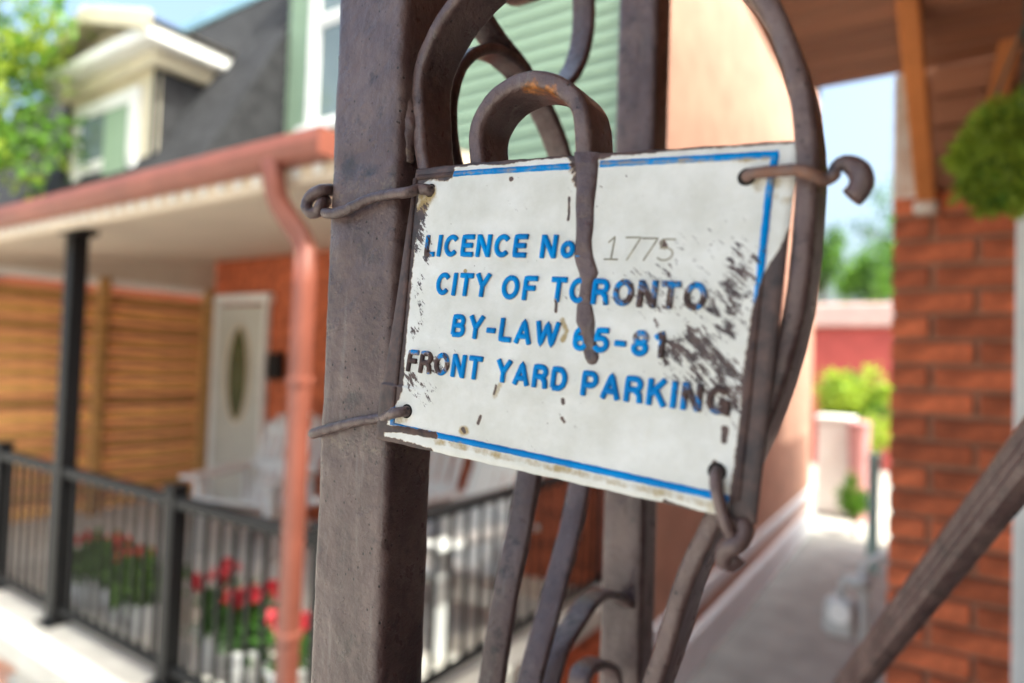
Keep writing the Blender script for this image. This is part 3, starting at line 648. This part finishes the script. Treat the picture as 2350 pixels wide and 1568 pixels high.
# white door casing at the right
dx = onY(2328, 900, HY-.02)[0]
dr = part('door_frame', join(box(dx, dx+.07, HY-.03, HY-.012, FLO, BT-.04, .004), box(dx+.68, dx+.75, HY-.03, HY-.012, FLO, BT-.04, .004), box(dx+.07, dx+.68, HY-.03, HY-.012, BT-.11, BT-.04, .004)), m_white, house)
part('door_panel', box(dx+.075, dx+.675, HY-.016, HY-.011, FLO+.01, BT-.115), m_white, dr)

# hanging ball of moss and ferns
bc = onD(2352, 356, 1.42); hb = thing('hanging_plant', 'round bright green hanging plant ball under the porch ceiling', 'plant', (bc[0], bc[1], bc[2]-.14))
part('moss_core', blob(bc, .100, 3, 14, .08), m_leafd, hb, True)
f1 = part('foliage', join(leaves(bc, (.124, .124, .120), 4200, .030, 11, shell=.25, asp=.28), *[leaves(bc+np.array([.118*math.cos(a)*math.cos(e), .118*math.sin(a)*math.cos(e), .115*math.sin(e)]), (.03, .03, .03), 60, .034, 60+k, shell=.9, asp=.28, droop=.4) for k, (a, e) in enumerate([(rnd.uniform(0, 6.28), rnd.uniform(-1.3, 1.3)) for _ in range(46)])]), m_leafy, hb); f1['kind'] = 'stuff'
f2 = part('foliage', leaves(bc, (.120, .120, .120), 1500, .030, 12, shell=.3, asp=.28), m_leaf, hb); f2['kind'] = 'stuff'
part('hanger', join(*[tube([bc+np.array([.1*math.cos(a), .1*math.sin(a), .07]), bc+np.array([0, 0, .30])], .003) for a in (0.4, 2.5, 4.6)], tube([bc+np.array([0, 0, .30]), (bc[0], bc[1], CEIL+.001)], .004)), mat('dark_green_cord', (.03, .07, .06), .6), hb)

# gas meter and its pipe on the side wall of the brick house
gx, gy = -.285, 2.72; gz = onD(1940, 1360, 1)[2]; gz = EYE-.90
gm = thing('gas_meter', 'grey gas meter on a pipe beside the brick wall', 'gas meter', (gx, gy, gz-.1))
part('meter_body', box(gx-.055, gx+.05, gy-.05, gy+.05, gz-.075, gz+.06, .018), m_grey, gm)
dl_ = part('dial_cover', sweep([(gx+.0, gy-.065, gz+.02), (gx+.0, gy-.05, gz+.02)], circ(.036, 20)), m_white, gm)
part('regulator', lathe([(.01, -.02), (.045, -.018), (.05, 0), (.045, .018), (.01, .02)], (gx+.055, gy-.02, gz+.14)), m_grey, gm, True)
px_ = gx+.075
part('pipe', tube([(px_, gy, .0), (px_, gy, gz+.05), (px_, gy, gz+.2), (px_+.05, gy, gz+.24), (HX+.01, gy, gz+.24)], .017), m_grey, gm, True)
part('pipe', tube([(gx, gy, gz+.05), (gx, gy, gz+.12), (px_-.005, gy, gz+.12)], .013), m_grey, gm, True)
part('pipe_collar', lathe([(.027, 0), (.027, .05)], (px_, gy, gz-.32)), m_found, gm)

# ------------------------------------------------------------------ neighbour house across the alley
NX, NY, NYE = -1.65, 3.80, 11.2          # side wall plane, front plane, far end
PFL = EYE-1.46; LED = EYE-1.40; PC = EYE+.60; PY = 1.52; PXL2 = -6.25; PCR = EYE+.90; SXI = -6.10
nb = thing('neighbour_house', 'house with green siding, salmon side wall and a coral guttered porch', 'house', (-4, 6, 0))
part('side_wall', box(-5.12, NX, NY+.02, NYE, 0, EYE+4.4), m_wall, nb)
fnd = part('foundation', box(NX-.02, NX+.055, NY+.05, NYE+.0, 0, EYE-2.15, .006), m_found, nb)
part('wall_trim', box(NX-.02, NX+.03, NY+.05, NYE+.0, EYE-1.985, EYE-1.835, .006), m_found, nb)
part('roof', box(-5.15, NX+.02, NY-.05, NYE+.1, EYE+4.4, EYE+4.55), m_shingle, nb)
fw = part('front_wall', box(-6.3, NX, NY-.0, NY+.018, 0, PCR+.06), m_brick, nb)
gw = part('siding_backing', box(-5.12, NX-.002, NY, NY+.018, PCR+.08, EYE+4.4), m_green, nb)
WX0, WX1, WZ0, WZ1 = -4.68, -3.6, EYE+2.02, EYE+3.9
sid = {}
def siding(x0, x1, z, k):
    key = round(x1-x0, 3)
    if key not in sid:
        L = x1-x0; Vb = [(-L/2, -.022, 0), (L/2, -.022, 0), (L/2, -.022, .006), (-L/2, -.022, .006), (L/2, -.004, .112), (-L/2, -.004, .112), (L/2, 0, 0), (-L/2, 0, 0)]
        sid[key] = mesh('siding_board', Vb, [(0, 1, 2, 3), (3, 2, 4, 5), (7, 6, 1, 0), (0, 3, 5, 7), (1, 6, 4, 2)], m_green)
    at('siding_board', sid[key], gw, ((x0+x1)/2, NY-.001, z))
z = PCR+.08; k = 0
while z < EYE+4.3:
    if z+.11 > WZ0-.06 and z < WZ1+.08:
        siding(-5.12, WX0-.09, z, k); siding(WX1+.09, NX-.09, z, k)
    else: siding(-5.12, NX-.09, z, k)
    z += .104; k += 1
part('corner_board', box(NX-.088, NX+.012, NY-.03, NY+.012, PCR+.08, EYE+4.4), m_green, nb)
def window(par, x0, x1, z0, z1, Y, mframe, sashes=2, t=.09):
    w = part('window', join(box(x0-t, x0, Y-.05, Y+.0, z0, z1, .006), box(x1, x1+t, Y-.05, Y, z0, z1, .006), box(x0-t, x1+t, Y-.05, Y, z1+.001, z1+t, .006)), mframe, par)
    part('sill', box(x0-t-.06, x1+t+.06, Y-.11, Y, z0-.075, z0-.002, .008), mframe, w)
    zm = (z0+z1)/2
    for a, b, yy in ((z0+.001, zm-.0, Y-.022), (zm+.001, z1-.001, Y-.034)):
        part('sash', join(box(x0+.001, x0+.05, yy-.02, yy+.01, a, b), box(x1-.05, x1-.001, yy-.02, yy+.01, a, b), box(x0+.05, x1-.05, yy-.02, yy+.01, a, a+.05), box(x0+.05, x1-.05, yy-.02, yy+.01, b-.05, b)), mframe, w)
        part('pane', box(x0+.05, x1-.05, yy-.004, yy+.004, a+.05, b-.05), m_glass, w)
        part('blind', box(x0+.05, x1-.05, yy+.006, yy+.009, a+(b-a)*.3, b-.05), m_white, w)
    return w
window(nb, WX0, WX1, WZ0, WZ1, NY-.022, m_white)
# front door with an oval pane
DX0, DX1 = -5.98, -5.27
dd = part('front_door', box(DX0, DX1, NY-.045, NY-.012, PFL+.02, EYE+.44, .006), mat('grey_white_door', (.52, .52, .47), .5, .06), nb)
part('door_frame', join(box(DX0-.09, DX0-.005, NY-.06, NY-.002, PFL, EYE+.46, .006), box(DX1+.005, DX1+.05, NY-.06, NY-.002, PFL, EYE+.46, .006), box(DX0-.09, DX1+.09, NY-.065, NY-.002, EYE+.465, EYE+.55, .006)), m_white, dd)
ov = [((DX0+DX1)/2+.17*math.cos(t), NY-.052, EYE-.22+.46*math.sin(t)) for t in np.linspace(0, 2*math.pi, 33)[:-1]]
part('oval_trim', tube(ov+[ov[0]], .016), m_cream, dd, True)
part('oval_pane', (ov, [tuple(range(31, -1, -1))]), mat('olive_glass', (.09, .10, .04), .15, .2, 6), dd)
part('mail_box', box(DX1+.14, DX1+.30, NY-.11, NY-.002, EYE-.25, EYE+.0, .02), m_black, nb)
# porch: base, coping, floor, ceiling, fascia, gutter
part('porch_base', box(PXL2, NX, PY-.10, NY-.001, 0, PFL-.07), m_brick, nb)
part('porch_floor', box(PXL2+.001, NX-.001, PY+.15, NY-.002, PFL-.069, PFL), m_floor, nb)
part('coping', join(box(PXL2, NX+.04, PY-.21, PY+.149, PFL-.069, LED, .012), box(NX-.18, NX+.04, PY+.151, NY-.003, PFL-.069, LED-.004, .01)), m_coping, nb)
part('porch_ceiling', ([(PXL2-.1, PY-.14, PC), (NX+.12, PY-.14, PC), (NX+.12, NY-.024, PCR), (PXL2-.1, NY-.024, PCR), (PXL2-.1, PY-.14, PC+.03), (NX+.12, PY-.14, PC+.03), (NX+.12, NY-.024, PCR+.03), (PXL2-.1, NY-.024, PCR+.03)], [(0, 3, 2, 1), (4, 5, 6, 7), (0, 1, 5, 4), (2, 3, 7, 6), (0, 4, 7, 3), (1, 2, 6, 5)]), m_beige, nb)
part('screen_infill', ([(SXI, PY-.1, PC-.004), (SXI, NY-.03, PC-.004), (SXI, NY-.03, PCR-.006), (SXI-.02, PY-.1, PC-.004), (SXI-.02, NY-.03, PC-.004), (SXI-.02, NY-.03, PCR-.006)], [(0, 1, 2), (3, 5, 4), (0, 3, 4, 1), (1, 4, 5, 2), (0, 2, 5, 3)]), m_beige, nb)
fas = part('fascia', join(box(PXL2-.12, NX+.14, PY-.18, PY-.142, PC-.055, PC+.09), ([(a, y, z) for a in (NX+.122, NX+.16) for y, z in ((PY-.14, PC-.05), (NY-.1, PCR-.05), (NY-.1, PCR+.11), (PY-.14, PC+.11))], [(0, 1, 2, 3), (7, 6, 5, 4), (0, 4, 5, 1), (1, 5, 6, 2), (2, 6, 7, 3), (3, 7, 4, 0)])), m_cream, nb)
dn = mesh('dentil', *box(-.022, .022, -.012, .0, -.022, .022, .004), m_white)
x = PXL2
while x < NX+.1:
    at('dentil', dn, fas, (x, PY-.181, PC-.012)); x += .105
part('porch_slope', ([(PXL2-.1, PY-.13, PC+.05), (NX+.12, PY-.13, PC+.05), (NX+.12, NY-.03, PCR+.05), (PXL2-.1, NY-.03, PCR+.05), (PXL2-.1, PY-.13, PC+.05+.04), (NX+.12, PY-.13, PC+.05+.04), (NX+.12, NY-.03, PCR+.05+.04), (PXL2-.1, NY-.03, PCR+.05+.04)], [(0, 3, 2, 1), (4, 5, 6, 7), (0, 1, 5, 4), (2, 3, 7, 6), (0, 4, 7, 3), (1, 2, 6, 5)]), m_shingle, nb)
gp_ = [(-.055, .055), (-.06, .01), (-.045, -.03), (-.02, -.048), (.045, -.048), (.045, .05), (.04, .05), (.04, -.04), (-.02, -.042), (-.04, -.027), (-.052, .01), (-.048, .055)]
GX1 = onY(748, 325, PY-.24)[0]; GZ = onY(742, 331, PY-.235)[2]; gp_ = [(a*.78, b*.78) for a, b in gp_]
gut = part('gutter', sweep([(-7.6, PY-.225, GZ), (GX1, PY-.225, GZ)], [(-a, b) for a, b in gp_], up=(0, 0, 1)), m_gutter, nb)
part('gutter_end', box(GX1, GX1+.006, PY-.272, PY-.185, GZ-.038, GZ+.043), m_gutter, gut)
ya, yb = PY-.235, PY-.17
dsp = [onY(628, 350, ya), onY(630, 420, ya), onY(642, 470, ya+.02), onY(688, 540, yb), onY(700, 585, yb), onY(698, 660, yb)]
bt = dsp[-1].copy(); bt[2] = .05
part('downspout', sweep(dsp[:-1]+[dsp[-1], (dsp[-1]+bt)/2, bt], rrect(.066, .055, .016, 3), up=(0, 1, .02), step=.04), m_gutter, gut, True)
for zst in (EYE-.1, EYE-.9): part('strap', box(dsp[-1][0]-.035, dsp[-1][0]+.035, yb-.0295, yb+.0295, zst, zst+.025, .003), m_gutter, gut)
d2x = onY(1388, 1200, NY-.05)[0]
part('downspout', sweep([(d2x, NY-.055, PC-.0), (d2x, NY-.055, EYE-1.36)], rrect(.085, .06, .014, 3), up=(0, 1, 0)), m_gutter, gut, True)
part('drain_elbow', sweep([(d2x, NY-.055, EYE-1.37), (d2x, NY-.055, EYE-1.49)], rrect(.11, .08, .016, 3), up=(0, 1, 0)), m_white, gut, True)
# stones facing the foot of the porch
sm = [mesh('facing_stone', *blob((0, 0, 0), (.09+.02*k, .035, .055+.01*k), k, 7, .35), [m_stone, m_coping, m_wall][k % 3], True) for k in range(6)]
base_o = [o for o in nb.children if o.name.startswith('porch_base')][0]
for rI in range(5):
    for cI in range(18):
        at('facing_stone', sm[rnd.randrange(6)], base_o, (-2.7-cI*.2-(rI % 2)*.1+rnd.uniform(-.02, .02), PY-.10, PFL-.16-rI*.15+rnd.uniform(-.02, .02)))

# porch post and railing
tp = onY(150, 1060, PY); PXP = tp[0]
pp_ = thing('porch_post', 'slim black metal porch post carrying the guttered porch roof', 'post', (PXP, PY, LED))
part('shaft', box(PXP-.04, PXP+.04, PY-.04, PY+.04, LED+.012, PC-.032, .004), m_black, pp_)
part('base_flange', box(PXP-.07, PXP+.07, PY-.07, PY+.07, LED, LED+.014, .003), m_black, pp_)
part('top_flange', box(PXP-.07, PXP+.07, PY-.07, PY+.07, PC-.034, PC-.001, .003), m_black, pp_)
rl = thing('porch_railing', 'black metal railing with thin balusters along the concrete porch ledge', 'railing', (PXP, PY, LED))
RZ = EYE-.64; XN = onY(405, 1140, PY)[0]; XL_ = onY(8, 1040, PY)[0]; XC = NX-.08
def newel(x, y):
    p = part('newel_post', box(x-.036, x+.036, y-.036, y+.036, LED+.011, RZ+.05, .004), m_black, rl); part('cap', box(x-.043, x+.043, y-.043, y+.043, RZ+.051, RZ+.07, .006), m_black, p); part('base_flange', box(x-.065, x+.065, y-.065, y+.065, LED-.0, LED+.012, .003), m_black, p)
for x in (XN, XL_, XC): newel(x, PY)
bmh = mesh('baluster', *box(-.009, .009, -.009, .009, LED+.085, RZ-.022, .002), m_black)
def run(xa, xb, y):
    part('top_rail', box(xa, xb, y-.03, y+.03, RZ-.022, RZ+.022, .006), m_black, rl); part('bottom_rail', box(xa, xb, y-.018, y+.018, LED+.055, LED+.085, .003), m_black, rl)
    n = int((xb-xa)/.105)
    for i in range(1, n+1): at('baluster', bmh, rl, (xa+(xb-xa)*i/(n+1), y, 0))
run(XN+.037, XC-.037, PY); run(PXP+.041, XN-.037, PY); run(XL_+.037, PXP-.041, PY); run(-5.95, XL_-.037, PY)
part('top_rail', box(XC-.03, XC+.03, PY+.037, NY-.03, RZ-.022, RZ+.022, .006), m_black, rl); part('bottom_rail', box(XC-.018, XC+.018, PY+.037, NY-.03, LED+.055, LED+.085, .003), m_black, rl)
n = int((NY-PY)/.105)
for i in range(1, n): at('baluster', bmh, rl, (XC, PY+.037+(NY-PY)*i/n, 0))

# cedar privacy screen at the far end of the porch
SX = -6.13
cs = thing('cedar_privacy_screen', 'warm cedar slat privacy screen closing the end of the porch', 'screen', (SX, 2.7, PFL))
slm = mesh('slat', *box(-.01, .01, -1.12, 1.12, -.053, .053, .003), m_cedar)
k = 0; z = PFL+.08
while z < PC-.06:
    at('slat', slm, cs, (SX-.02+rnd.uniform(-.003, .003), 2.67, z)); z += .128
for yy in (1.62, onX(222, 900, SX)[1], NY-.10):
    part('post', box(SX-.005, SX+.07, yy-.045, yy+.045, PFL, PC-.001, .006), m_cedar, cs)
part('header', box(SX-.03, SX+.04, 1.56, NY-.03, PC-.062, PC-.002, .006), m_white, cs)
lm = thing('string_lights', 'warm little bulbs strung along the cedar privacy screen', 'lights', (SX+.05, 2.7, EYE-.1)) if False else None

# white adirondack chairs
def chair(label, loc, rz):
    t = thing('adirondack_chair', label, 'chair', (0, 0, 0), 'white chairs on the neighbour porch')
    for s in (-1, 1):
        part('front_leg', box(s*.30-.022, s*.30+.022, -.30, -.20, 0, .53, .005), m_chair, t)
        part('arm', box(s*.33-.075, s*.33+.075, -.36, .34, .531, .556, .006), m_chair, t)
        part('rear_leg', bar((s*.26, -.26, .33), (s*.26, .48, .02), .04, .11, up=(0, .35, 1)), m_chair, t)
        part('arm_brace', box(s*.30-.02, s*.30+.02, .22, .27, .28, .53, .004), m_chair, t)
    for i in range(6):
        f = i/5; part('seat_slat', bar((-.28, -.27+f*.46, .385-f*.13), (.28, -.27+f*.46, .385-f*.13), .075, .02, up=(0, .25, 1)), m_chair, t)
    for i in range(7):
        f = (i-3)/3; h = .98-.10*f*f; x = f*.245
        part('back_slat', bar((x*.9, .20, .25), (x*1.08, .50, h), .060, .02, up=(0, -1, .45)), m_chair, t)
    part('back_rail', bar((-.30, .32, .56), (.30, .32, .56), .03, .08), m_chair, t); part('back_rail', bar((-.27, .44, .82), (.27, .44, .82), .02, .06), m_chair, t)
    t.location = loc; t.rotation_euler = (0, 0, rz); return t
chair('white slatted chair standing by the white front door', (-4.25, 3.05, PFL), math.radians(18))
chair('white slatted chair on the porch between the other two', (-2.95, 3.15, PFL), math.radians(14))
chair('white slatted chair beside the coral corner downspout', (-2.28, 2.85, PFL), math.radians(-12))

# potted flowers behind the railing
def pot(name, label, px, py, Y, r, h, flower, mf, nf, fh, seed, stems=False):
    X = onY(px, py, Y)[0]; t = thing(name, label, 'potted plant', (X, Y, PFL), 'flower pots on the neighbour porch')
    part('pot', lathe([(r*.72, 0), (r, h*.9), (r*1.08, h*.9), (r*1.08, h), (r*.95, h), (r*.9, h*.93), (.01, h*.92)], (X, Y, PFL)), m_pot, t)
    g = np.random.RandomState(seed)
    if not stems:
        o = part('foliage', leaves((X, Y, PFL+h+.07), (r*1.5, r*1.5, .12), 420, .06, seed, shell=.9, asp=.8), m_leaf, t); o['kind'] = 'stuff'
    for i in range(nf):
        a = g.rand()*6.28; rr = r*1.25*g.rand()**.5; p = np.array([X+rr*math.cos(a), Y+rr*math.sin(a), PFL+h+fh*(.75+.35*g.rand())])
        st = part('stem', tube([(X+.3*rr*math.cos(a), Y+.3*rr*math.sin(a), PFL+h*.9), p], .004, n=6), m_leaf, t)
        part('blossom', join(blob(p, .026 if stems else .036, i, 7, .25, 2.), leaves(p, (.032, .032, .03), 60, .03, i, shell=.2, asp=1.)), mf, st)
    if stems:
        o = part('foliage', leaves((X, Y, PFL+h+.06), (r*1.0, r*1.0, .12), 160, .10, seed, shell=.9, asp=.25), m_leafd, t); o['kind'] = 'stuff'
pot('geranium_pot', 'pot of coral geraniums behind the railing near the porch post', 222, 1290, 1.80, .12, .20, 1, m_coral, 5, .17, 1)
pot('geranium_pot', 'pot of coral geraniums close beside the leafy green pot', 285, 1300, 1.82, .10, .18, 1, m_coral, 4, .15, 2)
pot('leafy_pot', 'white pot of plain green leaves beside the square newel post', 345, 1300, 1.80, .11, .17, 1, m_coral, 0, .1, 3)
pot('poppy_pot', 'white pot with crimson flowers on tall stems between newel and downspout', 505, 1400, 1.80, .10, .20, 1, m_red, 3, .26, 4, True)
pot('poppy_pot', 'white pot of scarlet flowers right behind the coral downspout', 575, 1400, 1.78, .09, .18, 1, m_red, 3, .26, 5, True)
pot('poppy_pot', 'pot of dark red flowers between downspout and iron column', 672, 1450, 1.80, .10, .16, 1, m_red, 3, .20, 6, True)

# ------------------------------------------------------------------ mansard house with dormer, further left
mh = thing('mansard_house', 'house with a dark shingled mansard roof and a beige gabled dormer', 'house', (-8, 5, 0))
part('wall', box(-12.5, -6.32, 4.0, 11, 0, EYE+1.2), m_brick, mh)
ms = part('mansard_roof', ([(-12.6, 2.7, EYE+1.03), (-5.13, 2.7, EYE+1.03), (-5.13, 4.2, EYE+3.85), (-12.6, 4.2, EYE+3.85), (-12.6, 4.8, EYE+3.85), (-5.13, 4.8, EYE+3.85), (-12.6, 4.8, EYE+1.03), (-5.13, 4.8, EYE+1.03)], [(0, 1, 2, 3), (3, 2, 5, 4), (1, 7, 5, 2), (0, 3, 4, 6), (0, 6, 7, 1), (4, 5, 7, 6)]), m_shingle, mh)
part('ridge_flashing', box(-12.6, -5.13, 4.16, 4.26, EYE+3.84, EYE+3.93), mat('blue_grey_flashing', (.25, .42, .55), .4), mh)
part('chimney', box(-6.35, -5.45, 4.9, 5.6, EYE+3.0, EYE+5.6), m_wall, mh)
DXa, DXb, DY = -7.95, -6.12, 3.12; zt = EYE+2.62
dm = part('dormer', box(DXa, DXb, DY+.02, 4.3, EYE+1.1, zt), m_shingle, mh)
part('dormer_face', box(DXa-.02, DXb-.0, DY-.0, DY+.019, EYE+.9, zt), m_dorm, dm)
part('corner_pilaster', box(DXb-.05, DXb+.012, DY-.03, DY-.001, EYE+.9, zt), m_shingle, dm); part('corner_pilaster', box(DXa-.03, DXa+.05, DY-.03, DY-.001, EYE+.9, zt), m_shingle, dm)
window(dm, DXa+.35, DXb-.38, EYE+1.25, EYE+2.42, DY-.002, m_white)
part('green_curtain', box(DXa+.95, DXb-.42, DY-.062, DY-.058, EYE+1.3, EYE+2.35), m_green, dm)
part('frieze', box(DXa-.10, DXb+.10, DY-.10, 4.0, zt, zt+.13, .01), m_dorm, dm)
cor = part('cornice', box(DXa-.26, DXb+.26, DY-.26, 4.05, zt+.131, zt+.27, .02), m_white, dm)
xm = (DXa+DXb)/2; zz = zt+.272; hgt = .30
part('pediment', ([(DXa-.2, DY-.08, zz), (DXb+.2, DY-.08, zz), (xm, DY-.08, zz+hgt), (DXa-.2, 4.6, zz), (DXb+.2, 4.6, zz), (xm, 4.6, zz+hgt)], [(0, 1, 2), (3, 5, 4), (0, 3, 4, 1)]), m_beige, dm)
part('gable_roof', join(sweep([(DXa-.32, DY-.28, zz-.02), (xm, DY-.28, zz+hgt+.06)], rrect(.05, .16, .01, 1), up=(0, 0, 1)), sweep([(DXb+.32, DY-.28, zz-.02), (xm, DY-.28, zz+hgt+.06)], rrect(.05, .16, .01, 1), up=(0, 0, 1)),
     ([(DXb+.30, DY-.27, zz+.03), (xm, DY-.27, zz+hgt+.1), (xm, 4.7, zz+hgt+.1), (DXb+.30, 4.7, zz+.03)], [(0, 3, 2, 1)]), ([(DXa-.30, DY-.27, zz+.03), (xm, DY-.27, zz+hgt+.1), (xm, 4.7, zz+hgt+.1), (DXa-.30, 4.7, zz+.03)], [(0, 1, 2, 3)])), m_dorm, dm)

# far house and tree at the left
fh_ = thing('far_house', 'pale beige house with a dark roof behind the leafy tree', 'house', (-17, 5, 0))
part('wall', box(-20, -13.6, 3.6, 10, 0, EYE+2.6), m_cream, fh_)
part('roof', ([(-20.3, 3.2, EYE+2.58), (-13.3, 3.2, EYE+2.58), (-13.3, 6.8, EYE+4.3), (-20.3, 6.8, EYE+4.3), (-13.3, 10.3, EYE+2.58), (-20.3, 10.3, EYE+2.58)], [(0, 1, 2, 3), (3, 2, 4, 5), (1, 4, 2), (0, 3, 5), (0, 5, 4, 1)]), m_shingle, fh_)
window(fh_, -16.2, -15.2, EYE+.5, EYE+1.9, 3.59, m_white)
def tree(name, label, base, top, R, n, size, seed, cl, m2=None, group=None):
    t = thing(name, label, 'tree', base, group); b = np.array(base, float); c = np.array(top, float); g = np.random.RandomState(seed)
    hgt = c[2]-b[2]; tr = max(.06, hgt*.022)
    part('trunk', tube([b, b+(c-b)*.4+g.normal(size=3)*.05, c-np.array([0, 0, R[2]*.3])], tr, .3, 10, taper=lambda s: 1.15-.7*s), m_bark, t, True)
    for i in range(7):
        d = g.normal(size=3); d /= np.linalg.norm(d); p0 = b+(c-b)*(.5+.4*g.rand())
        part('branch', tube([p0, (p0+c+d*np.array(R)*.8)/2+np.array([0, 0, .1]), c+d*np.array(R)*.8], tr*.35, .3, 6, taper=lambda s: 1-.8*s), m_bark, t, True)
    o = part('crown', leaves(c, R, n, size, seed, clumps=cl), m_leaf, t); o['kind'] = 'stuff'
    o = part('crown', leaves(c, R, n//2, size, seed+50, clumps=cl), m2 or m_leafd, t); o['kind'] = 'stuff'
tc_ = onD(-95, 175, 6.2)
tree('leafy_tree', 'leafy green tree by the street in front of the pale house', (tc_[0]-.6, tc_[1]-.4, 0), tuple(tc_), (1.25, 1.1, 1.45), 2300, .12, 21, 30, m_leafy)

# ------------------------------------------------------------------ far end of the alley
sx_ = onY(1960, 800, 19.)[0]
sh = thing('red_shed', 'red garden shed with a pale pink roof behind the bush', 'shed', (sx_, 20, 0))
part('wall', box(sx_-2.2, sx_+1.8, 19, 22, 0, onY(1960, 752, 19)[2]), m_shed, sh)
part('roof', box(sx_-2.4, sx_+2.0, 18.8, 22.2, onY(1960, 750, 19)[2], onY(1960, 695, 18.8)[2], .05), m_shedroof, sh)
part('door', box(sx_-.2, sx_+.7, 18.95, 18.99, 0, 2.0), mat('dark_shed_door', (.12, .05, .05), .6), sh)
bp_ = onY(1962, 900, 14.2); bs = thing('round_bush', 'bright sunlit yellow green bush behind the white box', 'bush', (bp_[0], 14.2, 0))
part('stem', tube([(bp_[0], 14.2, 0), (bp_[0], 14.2, bp_[2])], .06, .3, 8), m_bark, bs)
o = part('foliage', leaves(bp_, (.85, .7, .62), 2600, .10, 31, clumps=26), m_leafy, bs); o['kind'] = 'stuff'
o = part('foliage', leaves(bp_-np.array([0, 0, .2]), (.8, .7, .62), 1800, .10, 32, clumps=26), m_leaf, bs); o['kind'] = 'stuff'
for px, py, Y, R, sd in ((1890, 600, 27, (1.3, 1.3, 1.5), 41), (2010, 640, 25, (1.4, 1.3, 1.5), 43), (2080, 520, 29, (2.2, 1.8, 2.2), 44)):
    p = onY(px, py, Y); tree('garden_tree', {41: 'slender green tree over the shed nearest the salmon wall', 43: 'dark green tree rising straight behind the red shed', 44: 'tall tree partly hidden by the brick corner'}[sd], (p[0], Y, 0), tuple(p), R, 1500, .2, sd, 16, None, 'trees behind the shed')
wx = onY(1922, 1000, 12.6); wb = thing('storage_box', 'plain white garden box on the sunlit patio', 'box', (wx[0], 12.6, 0))
wz = onY(1922, 955, 12.6)[2]
part('body', box(wx[0]-.30, wx[0]+.24, 12.4, 12.9, .05, wz-.06, .02), m_white, wb); part('lid', box(wx[0]-.33, wx[0]+.27, 12.36, 12.94, wz-.058, wz, .015), m_white, wb)
for k in range(2): part('foot', box(wx[0]-.28+k*.44, wx[0]-.20+k*.44, 12.45, 12.85, 0, .049), m_grey, wb)
kx = onY(1972, 1000, 12.3)[0]; bn = thing('pink_bin', 'dusty pink bin beside the white garden box', 'bin', (kx, 12.3, 0))
part('bin_body', lathe([(.13, 0), (.17, onY(1972, 975, 12.3)[2]), (.18, onY(1972, 975, 12.3)[2])], (kx, 12.3, 0)), m_pink, bn); part('bin_lid', lathe([(.19, 0), (.19, .03), (.12, .07)], (kx, 12.3, onY(1972, 975, 12.3)[2]+.001)), m_pink, bn)
tx = onY(2004, 1150, 9.3)[0]; tpz = onY(2004, 1050, 9.3)[2]
tl = thing('teal_post', 'pale teal painted post at the end of the alley', 'post', (tx, 9.3, 0))
part('shaft', box(tx-.065, tx+.065, 9.24, 9.36, .0, tpz, .01), m_teal, tl); part('cap', box(tx-.08, tx+.08, 9.22, 9.38, tpz+.001, tpz+.04, .01), m_teal, tl)
def shrub(label, px, py, Y, R, n, sd, m):
    p = onY(px, py, Y); t = thing('low_shrub', label, 'shrub', (p[0], Y, 0), 'low plants along the patio')
    part('stems', join(*[tube([(p[0], Y, 0), (p[0]+.3*R[0]*math.cos(a), Y+.3*R[0]*math.sin(a), p[2])], .012, n=6) for a in (0, 2, 4)]), m_bark, t)
    o = part('foliage', leaves((p[0], Y, p[2]), R, n, .08, sd, clumps=14), m, t); o['kind'] = 'stuff'
shrub('low sunlit green plants beside the teal post', 1962, 1150, 11.2, (.28, .3, .4), 900, 51, m_leaf)
shrub('small bright shrub at the foot of the round bush', 2010, 1000, 13.4, (.35, .3, .4), 700, 52, m_leafy)
